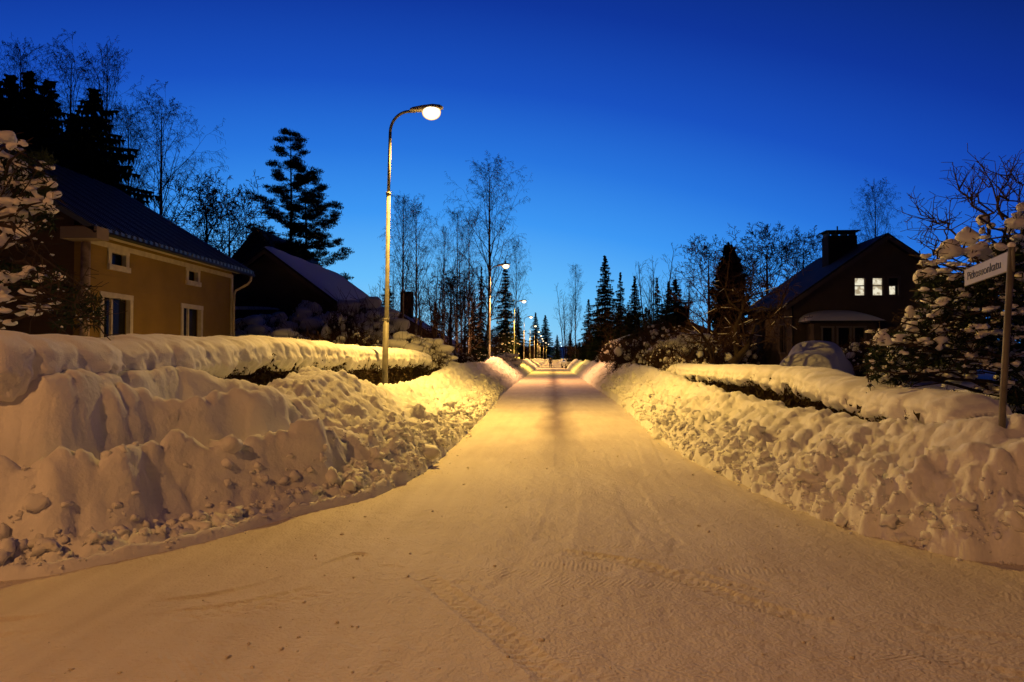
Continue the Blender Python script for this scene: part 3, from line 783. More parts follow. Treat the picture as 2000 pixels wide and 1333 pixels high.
# ------------------------------------------------------------------ houses
def clad(name, col, board=.16, var=.12):
    m = mat(name, col, .75, .25, var=var, vscale=1.3)
    nt = m.node_tree; N = nt.nodes; L = nt.links
    tc = N.new('ShaderNodeTexCoord'); sep = N.new('ShaderNodeSeparateXYZ'); L.new(tc.outputs['Object'], sep.inputs[0])
    mu = N.new('ShaderNodeMath'); mu.operation = 'MULTIPLY'; mu.inputs[1].default_value = 1/board; L.new(sep.outputs['Z'], mu.inputs[0])
    fr = N.new('ShaderNodeMath'); fr.operation = 'FRACT'; L.new(mu.outputs[0], fr.inputs[0])
    bp = N.new('ShaderNodeBump'); bp.inputs['Distance'].default_value = .02; bp.inputs['Strength'].default_value = 1
    L.new(fr.outputs[0], bp.inputs['Height']); L.new(bp.outputs[0], N['Principled BSDF'].inputs['Normal'])
    return m
def seam(name, col, axis_i, pitch=.3, **k):
    m = mat(name, col, .4, .4, **k)
    nt = m.node_tree; N = nt.nodes; L = nt.links
    tc = N.new('ShaderNodeTexCoord'); sep = N.new('ShaderNodeSeparateXYZ'); L.new(tc.outputs['Object'], sep.inputs[0])
    mu = N.new('ShaderNodeMath'); mu.operation = 'MULTIPLY'; mu.inputs[1].default_value = 2*math.pi/pitch; L.new(sep.outputs[axis_i], mu.inputs[0])
    sn = N.new('ShaderNodeMath'); sn.operation = 'SINE'; L.new(mu.outputs[0], sn.inputs[0])
    bp = N.new('ShaderNodeBump'); bp.inputs['Distance'].default_value = .035; bp.inputs['Strength'].default_value = 1
    L.new(sn.outputs[0], bp.inputs['Height']); L.new(bp.outputs[0], N['Principled BSDF'].inputs['Normal'])
    return m
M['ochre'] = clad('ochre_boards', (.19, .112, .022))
M['ochre_dark'] = clad('gable_boards', (.06, .033, .018))  # gable boards, base colour darker than on the street wall
M['trim'] = mat('pale_trim', (.42, .36, .32), .6, .3, var=.15, vscale=6)
M['roof_blue'] = seam('corrugated_roof', (.060, .065, .085), 1, .28)
M['roof_dark'] = mat('dark_roof', (.02, .02, .022), .7, .3, bump=.02, bscale=8)
M['glass'] = mat('window_glass', (.010, .010, .011), .22, .12)
M['curtain'] = mat('curtain', (.12, .08, .05), .8, .1, bump=.01, bscale=8)
def lit_mat():
    m = bpy.data.materials.new('lit_curtained_window'); m.use_nodes = True; nt = m.node_tree; nt.nodes.clear(); N = nt.nodes; L = nt.links
    e = N.new('ShaderNodeEmission'); o = N.new('ShaderNodeOutputMaterial'); L.new(e.outputs[0], o.inputs[0])
    tc = N.new('ShaderNodeTexCoord'); n = N.new('ShaderNodeTexNoise'); n.inputs['Scale'].default_value = 5; n.inputs['Detail'].default_value = 3
    L.new(tc.outputs['Object'], n.inputs['Vector']); cr = N.new('ShaderNodeValToRGB'); L.new(n.outputs[0], cr.inputs[0])
    cr.color_ramp.elements[0].position = .38; cr.color_ramp.elements[0].color = (.42, .33, .20, 1)
    cr.color_ramp.elements[1].position = .56; cr.color_ramp.elements[1].color = (.95, .88, .66, 1)
    L.new(cr.outputs[0], e.inputs[0]); e.inputs[1].default_value = .9; return m
M['lit'] = lit_mat()
M['render'] = mat('brown_render', (.085, .065, .052), .9, .2, bump=.004, bscale=40, var=.15, vscale=1.2)
M['wallgrey'] = clad('grey_boards', (.07, .06, .06), .14)
M['brick'] = mat('dark_brick', (.02, .016, .015), .9, .2, bump=.01, bscale=14)
M['roofsnow'] = mat('roof_snow', (.75, .76, .80), .8, .2, bump=.02, bscale=5)
def wall(mb, o, U, Nn, w, tops, holes, t=.25):
    """o origin at foot, U along, Nn outward; tops [(u,z)..]; holes (u0,u1,z0,z1)"""
    o = Vector(o); U = Vector(U); Nn = Vector(Nn)
    cuts = sorted(set([0, w] + [u for u, z in tops] + [h[0] for h in holes] + [h[1] for h in holes]))
    T = np.array(tops, float)
    for a, b in zip(cuts[:-1], cuts[1:]):
        if b-a < 1e-5: continue
        za, zb = np.interp(a, T[:, 0], T[:, 1]), np.interp(b, T[:, 0], T[:, 1])
        hs = sorted([h for h in holes if h[0] <= a+1e-6 and h[1] >= b-1e-6], key=lambda h: h[2])
        lo = 0
        for h in hs + [None]:
            p = lambda u, z: o + U*u + Vector((0, 0, z))
            if h is None: q = [p(a, lo), p(b, lo), p(b, zb), p(a, za)]
            else: q = [p(a, lo), p(b, lo), p(b, h[2]), p(a, h[2])]; lo = h[3]
            if (q[2]-q[1]).length > 1e-4 or (q[3]-q[0]).length > 1e-4: mb.prism(q, -Nn*t)
def window(parent, o, U, Nn, h, fm, gm, bars=(), hbars=(), fw=.09, proud=.03, name='window', curtain=None):
    o = Vector(o); U = Vector(U); Nn = Vector(Nn); u0, u1, z0, z1 = h
    mb = MB()
    def bar(a, b, c, d, n0=-.10, n1=None):
        n1 = proud if n1 is None else n1
        q = [o+U*a+Vector((0,0,c))+Nn*n0, o+U*b+Vector((0,0,c))+Nn*n0, o+U*b+Vector((0,0,d))+Nn*n0, o+U*a+Vector((0,0,d))+Nn*n0]
        mb.prism(q, Nn*(n1-n0))
    bar(u0-fw, u0+.02, z0+.02, z1-.02); bar(u1-.02, u1+fw, z0+.02, z1-.02)
    bar(u0-fw-.02, u1+fw+.02, z1-.02, z1+fw); bar(u0-fw-.02, u1+fw+.02, z0-fw, z0+.02, n1=proud+.04)
    for k in bars: bar(u0+(u1-u0)*k-.03, u0+(u1-u0)*k+.03, z0+.02, z1-.02, -.09, -.02)
    for k in hbars: bar(u0+.02, u1-.02, z0+(z1-z0)*k-.025, z0+(z1-z0)*k+.025, -.085, -.025)
    w = mb.build(name, fm, parent)
    g = MB(); n0 = -.14
    g.prism([o+U*u0+Vector((0,0,z0))+Nn*n0, o+U*u1+Vector((0,0,z0))+Nn*n0, o+U*u1+Vector((0,0,z1))+Nn*n0, o+U*u0+Vector((0,0,z1))+Nn*n0], -Nn*.02)
    g.build('pane', gm, w)
    return w
def loc(o, p): return (p[0]-o[0], p[1]-o[1], p[2])
# --- ochre house, left
def ochre_house():
    yf, yb = 18.3, 27.1; xw = -12.0; D = 9.6
    t = thing('house', 'ochre boarded house with pale window frames and a dark corrugated roof, left of the road', 'house', (xw, yf, 0))
    L = yb-yf; ez = 5.02
    holes = []
    def span(pa, pb, ya, yb_):   # pixels -> (u0,u1,z0,z1) on the street wall
        def at(px, py):
            d = ray(px, py); k = xw/d.x; return d.y*k-yf, 1.6+d.z*k
        u0, z1 = at(pa, ya); u1, _ = at(pb, ya); _, z0 = at(pa, yb_); return [u0, u1, z0, z1]
    s1 = span(216, 246, 490, 520); s2 = span(367, 386, 527, 552)
    b1 = span(201, 254, 578, 655); b2 = span(357, 392, 600, 672)
    b1[2] = b2[2] = 1.15; b1[3] = b2[3]
    s1[3] = s2[3] = 4.35; s1[2] = s2[2] = 3.93
    s1[3]=span(216,246,491,520)[3]; s1[2]=span(216,246,491,518)[2]; s2[3]=span(367,386,527,552)[3]; s2[2]=span(367,386,527,549)[2]
    holes = [tuple(k) for k in (s1, s2, b1, b2)]
    w = MB(); wall(w, (0, 0, 0), (0, 1, 0), (1, 0, 0), L, [(0, ez), (L, ez)], holes)
    w.build('street_wall', M['ochre'], t)
    g = MB(); rz = ez + D/2*math.tan(R(31))
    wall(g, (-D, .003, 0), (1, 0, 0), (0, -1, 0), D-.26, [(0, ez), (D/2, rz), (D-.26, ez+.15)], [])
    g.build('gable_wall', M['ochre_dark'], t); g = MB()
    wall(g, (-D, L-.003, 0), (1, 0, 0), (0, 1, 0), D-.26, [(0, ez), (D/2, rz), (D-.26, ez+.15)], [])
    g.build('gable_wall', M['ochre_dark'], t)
    w2 = MB(); wall(w2, (-D, .26, 0), (0, 1, 0), (-1, 0, 0), L-.52, [(0, ez), (L-.52, ez)], []); w2.build('back_wall', M['ochre'], t)
    for h in holes[:2]: window(t, (0,0,0), (0,1,0), (1,0,0), h, M['trim'], M['glass'], fw=.13)
    for h in holes[2:]: window(t, (0,0,0), (0,1,0), (1,0,0), h, M['trim'], M['glass'], bars=(.36,), fw=.12)
    # roof with overhang
    ov = .62; th = .16; tn = math.tan(R(31))
    for sgn, nm in ((1, 'roof'), (-1, 'roof')):
        r = MB(); xr = -D/2; xe = 0+ov if sgn > 0 else -D-ov
        ze = ez+.10-ov*tn; zt = rz+.10
        q = [(xr, -.55, zt), (xr, L+.55, zt), (xe, L+.55, ze), (xe, -.55, ze)]
        r.prism([Vector(k) for k in q], Vector((0, 0, th))); ro = r.build(nm, M['roof_blue'], t)
        if sgn > 0:
            # standing ridges on the sheet, real relief
            rb = MB(); n = int((L+1.0)/.21)
            for k in range(n):
                y = -.45+k*.21
                rb.prism([Vector((xr+.05, y, zt+th-.005-.05*tn)), Vector((xr+.05, y+.045, zt+th-.005-.05*tn)), Vector((xe-.01, y+.045, ze+th-.005)), Vector((xe-.01, y, ze+th-.005))], Vector((0, 0, .04)))
            rb.build('roof_ribs', M['roof_blue'], ro)
    tr = MB()
    tr.box((ov-.34, L/2, ez-.12-.05), (.56, L+.9, .05)); tr.box((.02, L/2, ez-.36), (.05, L+.04, .14)); tr.build('eave_board', M['trim'], t)
    gt = MB(); gt.tube([(ov+.02, -.55, ez-.24), (ov+.02, L+.5, ez-.28)], .055, 10); gt.build('gutter', M['roof_dark'], t, True)
    dp = MB(); dp.tube([(ov+.02, L+.25, ez-.30), (ov-.0, L+.25, ez-.48), (ov-.1, L+.22, ez-.62), (.14, L+.04, ez-.88), (.10, L-.03, ez-1.05), (.10, L-.05, .3)], .045, 10)
    dp.build('downpipe', M['trim'], t, True)
    cn = MB(); cn.box((.035, L-.07, ez/2-.2), (.05, .14, ez-.4)); cn.build('corner_board', M['trim'], t)
    # round porch-side post and boxed gutter end at the near corner
    pp = MB(); pp.tube([(.16, -.16, 0), (.16, -.16, ez-.45)], .11, 12); pp.build('downpipe', mat('snowy_pipe', (.26, .19, .16), .8, .2, var=.5, vscale=5), t, True)
    gb = MB(); gb.box((.22, -.3, ez-.28), (.95, .5, .30)); gb.build('gutter_box', mat('snowy_box', (.2, .15, .13), .8, .2), t)
ochre_house()
# --- generic gabled house, ridge along Y
def gable_house(x0, x1, y0, y1, ez, rz, label, wm, rm, snow=.0, wins=(), ov=.5, name='house', rise_snow=None):
    t = thing(name, label, 'house', (x0, y0, 0)); Wd = x1-x0; L = y1-y0; tn = (rz-ez)/(Wd/2)
    front = [w[:4] for w in wins if w[4] == 'f']; leftw = [w[:4] for w in wins if w[4] == 'l']; rightw = [w[:4] for w in wins if w[4] == 'r']
    g = MB(); wall(g, (0,0,0), (1,0,0), (0,-1,0), Wd, [(0, ez), (Wd/2, rz), (Wd, ez)], front)
    g.build('gable_wall', wm, t); g = MB()
    wall(g, (0,L,0), (1,0,0), (0,1,0), Wd, [(0, ez), (Wd/2, rz), (Wd, ez)], []); g.build('gable_wall', wm, t)
    s = MB(); wall(s, (0,.253,0), (0,1,0), (-1,0,0), L-.506, [(0, ez), (L-.506, ez)], leftw); s.build('side_wall', wm, t); s = MB()
    wall(s, (Wd,.253,0), (0,1,0), (1,0,0), L-.506, [(0, ez), (L-.506, ez)], rightw); s.build('side_wall', wm, t)
    for xe, sg in ((-ov, -1), (Wd+ov, 1)):
        r = MB(); ze = ez+.06-ov*tn
        r.prism([Vector((Wd/2, -ov, rz+.06)), Vector((Wd/2, L+ov, rz+.06)), Vector((xe, L+ov, ze)), Vector((xe, -ov, ze))], Vector((0,0,.15)))
        ro = r.build('roof', rm, t)
        if snow:
            n, m = 60, 26; uu, vv = np.meshgrid(np.linspace(0, 1, n), np.linspace(0, 1, m), indexing='ij')
            ed = np.minimum(np.minimum(uu, 1-uu)*12, np.minimum(vv+.3, 1-vv)*8).clip(0, 1)**.5
            Xs = Wd/2+(xe-Wd/2)*vv*1.01; Ys = -ov-.03+(L+2*ov+.06)*uu
            Zs = rz+.225+(ze-rz-.06)*vv + (snow+.06*noise2(uu*9, vv*5, 3))*ed - .01
            link('roof_snow', grid_mesh('roof_snow', Xs, Ys, Zs), M['roofsnow'], ro)
        fb = MB(); fb.prism([Vector((Wd/2, -ov-.03, rz-.14)), Vector((Wd/2, -ov-.03, rz+.10)), Vector((xe, -ov-.03, ze+.05)), Vector((xe, -ov-.03, ze-.18))], Vector((0,-.04,0)))
        fb.build('barge_board', M['trimdark'], t)
    return t
M['trimdark'] = mat('dark_trim', (.10, .08, .075), .7, .2)
M['trimgrey'] = mat('grey_trim', (.16, .14, .14), .7, .2)
# snow-roofed grey house left, behind the yards
t = gable_house(-18.6, -11.2, 38, 51.5, 4.4, 7.15, 'dark grey gabled house with snow on its roof, behind the ochre house', M['wallgrey'], M['roof_dark'], .16,
    wins=[(1.0,2.4,2.0,3.3,'f'),(4.6,6.0,2.0,3.3,'f')])
window(t, (0,0,0), (1,0,0), (0,-1,0), (1.0,2.4,2.0,3.3), M['trimgrey'], M['glass'], bars=(.5,)); window(t, (0,0,0), (1,0,0), (0,-1,0), (4.6,6.0,2.0,3.3), M['trimgrey'], M['glass'], bars=(.5,))
bl_ = MB(); bl_.box((2.9, -.75, 3.45), (3.6, 1.3, .14)); bl_.box((2.9, -1.36, 3.75), (3.6, .05, .6)); bc = bl_.build('balcony', M['wallgrey'], t)
sn = MB(); sn.ellip((2.9, -1.1, 4.08), (1.9, .28, .17), 20, 8); sn.build('balcony_snow', M['roofsnow'], bc, True)
sn = MB(); sn.ellip((6.4, -.6, 3.15), (1.0, .6, .2), 20, 8); sn.build('porch_snow', M['roofsnow'], t, True)
t = gable_house(-27, -17.6, 55, 66, 5.5, 11.3, 'steep dark roofed house under the tall pines', M['wallgrey'], M['roof_dark'], 0)
# low house with chimney behind the bare trees, left
q = P(786, 560, 62)
t = gable_house(q.x-4, q.x+3.5, 62, 70, 2.9, 5.2, 'low dark house with a square chimney among bare trees, left side', M['wallgrey'], M['roof_dark'], .1)
c = MB(); c.box((4, 2.0, 6.0), (1.0, .9, 2.8)); c.build('chimney', M['brick'], t)
# low house with flat chimney cap, right
q = P(1333, 600, 70)
t = gable_house(q.x-6, q.x+5, 70, 80, 3.0, 5.2, 'low dark house with a capped chimney behind the right shrubs', M['render'], M['roof_dark'], .14)
c = MB(); c.box((6.2, 2.0, 5.6), (1.35, 1.0, 2.0)); c2 = c.build('chimney', M['brick'], t)
c = MB(); c.box((6.2, 2.0, 6.92), (2.1, 1.3, .10)); c.box((5.75, 2.0, 6.74), (.08, .8, .27)); c.box((6.65, 2.0, 6.74), (.08, .8, .27)); c.build('chimney_cap', M['roof_dark'], c2)
# --- gabled house, right, with lit windows
def right_house():
    y0 = 39.0; x0 = P(1550, 600, y0).x; xr = P(1725, 460, y0).x; Wd = (xr-x0)*2; rz = P(1725, 466, y0).z; ez = P(1548, 588, y0).z
    px = 1444/39.0
    def hx(p): return P(p, 600, y0).x-x0
    def hz(p): return P(1700, p, y0).z
    ups = [(hx(1669), hx(1690), hz(578), hz(543), 'f'), (hx(1704), hx(1725), hz(578), hz(543), 'f'), (hx(1736), hx(1756), hz(578), hz(543), 'f')]
    sd = [(1.0, 2.1, 1.9, 3.4, 'l')]
    t = gable_house(x0, x0+Wd, y0, y0+9, ez, rz, 'brown rendered gabled house with lit upstairs windows and a wide chimney', M['render'], M['roof_dark'], 0, wins=ups+sd, ov=.55)
    o = (0,0,0)
    for i, h in enumerate(ups):
        w = window(t, o, (1,0,0), (0,-1,0), h[:4], M['trimdark'], M['lit'] if i < 2 else M['glass'], hbars=(.56,), fw=.07)
        h = h[:4]
        if i < 2:   # flower and curtain shapes seen against the light
            f = MB(); rs = random.Random(i+3)
            cx = (h[0]+h[1])/2
            for k in range(7):
                f.ellip((cx+(rs.random()-.5)*.3, .155, h[2]+.12+rs.random()*.26), (.05+.05*rs.random(), .012, .05+.04*rs.random()), 8, 6)
            f.build('window_plant', M['curtain'], w, True)
    # third window is half screened, lit below
        else:
            g = MB(); g.box(((h[0]+h[1])/2-.06, .133, h[2]+.30), (h[1]-h[0]-.16, .012, .46)); g.build('lit_blind', M['lit'], w)
    window(t, (0,.253,0), (0,1,0), (-1,0,0), sd[0][:4], M['trimdark'], M['glass'], bars=(.5,), fw=.08)
    # bay with three tall windows and a snow-laden roof
    bx0, bx1 = hx(1572), hx(1690); bw = bx1-bx0; bd = 1.3; by = MB()
    holes = []
    for a, b in ((1588, 1607), (1617, 1640), (1648, 1668)):
        holes.append((hx(a)-bx0, hx(b)-bx0, 1.1, P(1600, 640, y0-bd).z))
    wall(by, (bx0, -bd, 0), (1,0,0), (0,-1,0), bw, [(0, 3.45), (bw, 3.45)], holes)
    by.box((bx0+.12, -bd/2+.12, 1.725), (.24, bd-.26, 3.45)); by.box((bx1-.12, -bd/2+.12, 1.725), (.24, bd-.26, 3.45))
    b = by.build('bay', M['render'], t)
    for h in holes: window(b, (bx0, -bd, 0), (1,0,0), (0,-1,0), h, M['trimgrey'], M['glass'], fw=.07)
    n, m = 50, 24; uu, vv = np.meshgrid(np.linspace(-1, 1, n), np.linspace(0, 1, m), indexing='ij')
    hh = np.sqrt(np.clip(1-np.abs(uu)**2.6, 0, 1))*np.sqrt(np.clip(1-(1-vv)**6, 0, 1))
    Xs = bx0+bw/2+uu*(bw/2+.35); Ys = -bd-.35+vv*(bd+.35)-0*uu; Zs = 3.46 + (.12+.50*vv**.6)*hh + .0
    link('bay_snow', grid_mesh('bay_snow', Xs, Ys, Zs), M['roofsnow'], b)
    sl = MB(); sl.box((bx0+bw/2, -bd/2-.1, 3.43), (bw+.6, bd+.4, .08)); sl.build('bay_roof', M['roof_dark'], b)
    c = MB(); cx = P(1642, 480, y0+3).x-x0; cz = P(1642, 462, y0+3).z
    c.box((cx, 3.2, cz-1.4), (1.55, 1.0, 2.8)); ch = c.build('chimney', M['brick'], t)
    c = MB(); c.box((cx, 3.2, cz+.26), (1.85, 1.25, .05))
    for a in (-.7, -.25, .25, .7): c.box((cx+a, 3.2, cz+.11), (.06, .9, .25))
    c.tube([(cx-.1, 3.2, cz+.28), (cx-.1, 3.2, cz+.6)], .04, 8)
    c.build('chimney_cap', M['roof_dark'], ch)
    d = MB(); d.tube([(-.08, -.08, ez-.1), (-.08, -.08, 0)], .05, 8); d.build('downpipe', M['roof_dark'], t, True)
right_house()
# small lit window of a shed low down, right yard
q = P(1465, 688, 55)
t = gable_house(q.x-2.2, q.x+2.2, 55, 58, 2.1, 3.1, 'small dark shed with one tiny lit window, beside the apple tree', M['render'], M['roof_dark'], .1, wins=[(2.0, 2.45, 1.75, 2.2, 'f')], ov=.25, name='shed')
window(t, (0,0,0), (1,0,0), (0,-1,0), (2.0,2.45,1.75,2.2), M['trimdark'], M['lit'], fw=.05)

# ------------------------------------------------------------------ cars
M['paint'] = mat('car_paint', (.30, .33, .38), .3, .5, metal=.2)
M['tyre'] = mat('tyre_rubber', (.015, .015, .015), .8, .2)
def car(loc_, rz, label, snow):
    t = thing('parked_car', label, 'car', loc_, rz, 'cars parked along the street')
    # side profile (x along length, z)
    prof = [(-2.1,.35),(-2.15,.75),(-1.95,.98),(-1.35,1.02),(-.75,1.42),(.55,1.46),(1.25,1.05),(1.95,.98),(2.15,.7),(2.1,.35)]
    V = []; n = len(prof)
    for s, k in ((-1, .93), (-.82, 1.0), (.82, 1.0), (1, .93)):
        for x, z in prof:
            y = .86*s if z < 1.1 else .86*s*.82
            V.append((x*(1 if abs(s) < .9 else .985), y, z if abs(s) < .9 else z-.04*(z > .5)))
    Q = [[j*n+i, j*n+(i+1)%n, (j+1)*n+(i+1)%n, (j+1)*n+i] for j in range(3) for i in range(n)]
    b = MB(); b.add(V, Q)
    for j in (0, 3):
        b.add([V[j*n+i] for i in range(n)], [[0,1,8,9],[1,2,7,8],[2,3,6,7],[3,4,5,6]])
    b.build('body', M['paint'], t)
    g = MB()
    for s in (-1, 1):
        g.prism([Vector((-1.2, .75*s, 1.02)), Vector((-.7, .735*s, 1.36)), Vector((.5, .735*s, 1.38)), Vector((1.1, .75*s, 1.04))], Vector((0, .05*s, 0)))
    g.prism([Vector((1.27, -.62, 1.06)), Vector((1.27, .62, 1.06)), Vector((.62, .58, 1.44)), Vector((.62, -.58, 1.44))], Vector((.03, 0, .03)))
    g.build('window_glass', M['glass'], t)
    for sx in (-1.32, 1.32):
        for s in (-1, 1):
            w = MB(); w.tube([(sx, .70*s, .33), (sx, .90*s, .33)], .33, 20); wo = w.build('wheel', M['tyre'], t)
            r = MB(); r.tube([(sx, .895*s, .33), (sx, .915*s, .33)], .19, 14); r.build('rim', M['steel'], wo)
    for s in (-1, 1):
        h = MB(); h.ellip((2.10, .6*s, .75), (.07, .17, .09), 12, 8); h.build('headlight', M['steel'], t, True)
    if snow:
        n, m = 70, 34; uu, vv = np.meshgrid(np.linspace(-1, 1, n), np.linspace(-1, 1, m), indexing='ij')
        x = uu*2.28; zp = np.interp(x, [-2.28,-2.1,-1.9,-1.2,-.75,.6,1.4,1.95,2.15,2.28], [.5,.95,1.35,1.5,1.85,1.92,1.5,1.32,.95,.5])
        ed = np.sqrt(np.clip(1-np.abs(vv)**3.2, 0, 1)); Z = .45+(zp-.45)*ed + .04*fbm(x*1.2, vv*1.2, 2, 5)
        link('snow_cover', grid_mesh('snow_cover', x, vv*1.08, Z), M['roofsnow'], t)
    return t
q = P(1595, 700, 31.0)
car((q.x, 31.0, .42), R(58), 'car buried under a smooth dome of snow in front of the gabled house', True)
q = P(1106, 700, 118)
car((2.7, 118, .0), R(-78), 'small pale car parked far down the right side of the street', False)

# ------------------------------------------------------------------ people far down the road
M['coat'] = mat('dark_coat', (.02, .018, .02), .85, .2)
M['skin'] = mat('skin', (.4, .25, .18), .6, .3)
def person(loc_, rz, label, stride=.2, lean=0, hgt=1.74):
    t = thing('person', label, 'person', loc_, rz)
    k = hgt/1.74
    J = {'pelvis':(0,0,.93),'belly':(0,lean*.3,1.12),'chest':(0,lean*.7,1.36),'neck':(0,lean,1.50),'head':(0,lean+.01,1.60),'crown':(0,lean+.01,1.70),
         'hipL':(-.10,0,.88),'kneeL':(-.11,.06+stride*.4,.50),'ankL':(-.11,stride,.09),'toeL':(-.12,stride+.17,.04),
         'hipR':(.10,0,.88),'kneeR':(.11,.04-stride*.3,.50),'ankR':(.11,-stride,.12),'toeR':(.12,-stride+.16,.04),
         'shL':(-.19,lean*.9,1.41),'elL':(-.27,lean*.6-.10,1.14),'wrL':(-.25,lean*.6+.05,.90),'haL':(-.24,lean*.6+.09,.80),
         'shR':(.19,lean*.9,1.41),'elR':(.27,lean*.6+.02,1.14),'wrR':(.25,lean*.6+.14,.92),'haR':(.24,lean*.6+.19,.84)}
    Rr = dict(pelvis=.17,belly=.17,chest=.19,neck=.075,head=.10,crown=.085,hipL=.11,kneeL=.075,ankL=.06,toeL=.05,hipR=.11,kneeR=.075,ankR=.06,toeR=.05,
              shL=.09,elL=.06,wrL=.045,haL=.04,shR=.09,elR=.06,wrR=.045,haR=.04)
    E = [('pelvis','belly'),('belly','chest'),('chest','neck'),('neck','head'),('head','crown'),('pelvis','hipL'),('hipL','kneeL'),('kneeL','ankL'),('ankL','toeL'),
         ('pelvis','hipR'),('hipR','kneeR'),('kneeR','ankR'),('ankR','toeR'),('chest','shL'),('shL','elL'),('elL','wrL'),('wrL','haL'),('chest','shR'),('shR','elR'),('elR','wrR'),('wrR','haR')]
    ks = list(J); me = bpy.data.meshes.new('body'); me.from_pydata([tuple(c*k for c in J[n]) for n in ks], [(ks.index(a), ks.index(b)) for a, b in E], [])
    o = bpy.data.objects.new('tmp', me); COL.objects.link(o)
    sk = o.modifiers.new('skin', 'SKIN'); me.skin_vertices
    for i, n in enumerate(ks):
        sv = me.skin_vertices[0].data[i]; sv.radius = (Rr[n]*k, Rr[n]*k); sv.use_root = (n == 'pelvis')
    o.modifiers.new('sub', 'SUBSURF').levels = 2
    dg = bpy.context.evaluated_depsgraph_get(); dg.update()
    bm = bpy.data.meshes.new_from_object(o.evaluated_get(dg)); bpy.data.objects.remove(o)
    link('body', bm, M['coat'], t)
    f = MB(); f.ellip((0, lean+.055, 1.60*k), (.065, .06, .085), 12, 8); f.ellip((0, lean+.12, 1.595*k), (.014, .02, .02), 6, 4); f.build('face', M['skin'], t, True)
    h = MB(); h.ellip((0, lean, 1.665*k), (.105, .115, .085), 14, 8); h.build('hat', M['coat'], t, True)
    return t
q = G(1075, 719)
person((q.x, q.y, .0), R(185), 'person in dark winter clothes walking down the middle of the far road', .22)
# ------------------------------------------------------------------ trees
def rot_dir(d, ang, az):
    """a direction leaning ang off d, at azimuth az round it"""
    ref = Vector((0, 0, 1)) if abs(d.z) < .95 else Vector((1, 0, 0))
    a = d.cross(ref).normalized(); b = d.cross(a)
    return (d*math.cos(ang) + (a*math.cos(az)+b*math.sin(az))*math.sin(ang)).normalized()
def grow(segs, rs, p, d, ln, r, lvl, maxl, up, wob, kids, droop, spread, tips, rmin):
    n = max(3, int(ln/(.55 if lvl < 2 else .28))) if ln > .5 else 3
    n = min(n, 11); st = ln/n; r0 = r
    for i in range(n):
        f = (i+1)/n
        trop = up[min(lvl, len(up)-1)]
        d = (d + Vector((rs.gauss(0, wob), rs.gauss(0, wob), rs.gauss(0, wob)+trop*st))).normalized()
        q = p + d*st; r1 = max(rmin, r*(1-.75*f))
        segs.append((p.x, p.y, p.z, q.x, q.y, q.z, r0, r1)); 
        p = q; r0 = r1
        if lvl < maxl and f > .18:
            k = kids[min(lvl, len(kids)-1)]
            m = int(k/n) + (rs.random() < (k/n) % 1)
            for _ in range(m):
                dd = rot_dir(d, R(rs.uniform(*spread)), rs.random()*6.283)
                if droop and lvl == maxl-1: dd = (dd*.5 + Vector((0, 0, -.55))).normalized()
                grow(segs, rs, p, dd, ln*rs.uniform(.32, .6)*(1.15-.5*f), max(rmin, r1*.6), lvl+1, maxl, up, wob, kids, droop, spread, tips, rmin)
    if lvl >= maxl-1: tips.append(p)
def bare_tree(label, cat, grp, seed, h, trunk_r, crown_r, stems=1, first=.22, nb=26, maxl=3, up=(.10, .05, -.35), kids=(9, 6, 4), droop=True, wob=.07,
              spread=(25, 55), limb=(30, 55), rmin=.008, bark='birch', twig='twig', shape=None, name='birch_tree'):
    rs = random.Random(seed); t = thing(name, label, cat, (0, 0, -80), 0, grp)
    tr = MB(); segs = []; tips = []
    for sidx in range(stems):
        a0 = rs.random()*6.28; lean = 0 if stems == 1 else rs.uniform(.03, .16)
        pts = []; rad = []; n = 14; x = y = 0; hh = h*(1 if sidx == 0 else rs.uniform(.72, .97))
        ox, oy = (0, 0) if stems == 1 else (math.cos(a0)*.35, math.sin(a0)*.35)
        for i in range(n+1):
            f = i/n; x += rs.gauss(0, .012*h/10) + lean*hh/n*math.cos(a0); y += rs.gauss(0, .012*h/10) + lean*hh/n*math.sin(a0)
            pts.append((ox+x, oy+y, -.3 + (hh+.3)*f)); rad.append(trunk_r*(1-f)**.8*(1 if stems == 1 else .6) + .012)
        tr.tube(pts, rad, 9)
        m = nb if stems == 1 else int(nb/stems)+1
        for j in range(m):
            f = first + (1-first)*((j+rs.random())/m)**.9; f = min(f, .985); k = f*n; i = min(int(k), n-1); w = k-i
            p = Vector(pts[i])*(1-w) + Vector(pts[i+1])*w
            cr = crown_r*(shape(f) if shape else (math.sin(math.pi*min(1, (f-first)/(1-first)*.82+.16)))**.7)
            az = j*2.4+rs.random()*.8; el = R(rs.uniform(*limb))*(1-.35*f)
            d = Vector((math.cos(az)*math.sin(el), math.sin(az)*math.sin(el), math.cos(el)))
            grow(segs, rs, p, d, cr*rs.uniform(.8, 1.15), max(rmin, trunk_r*(1-f)*.42+.008), 1, maxl, up, wob, kids, droop, spread, tips, rmin)
    tr.build('trunk', M[bark], t, True)
    V, Q = seg_arrays(segs, 3); link('branches', np_mesh('branches', V, Q), M[twig], t)
    return t, tips, len(segs)
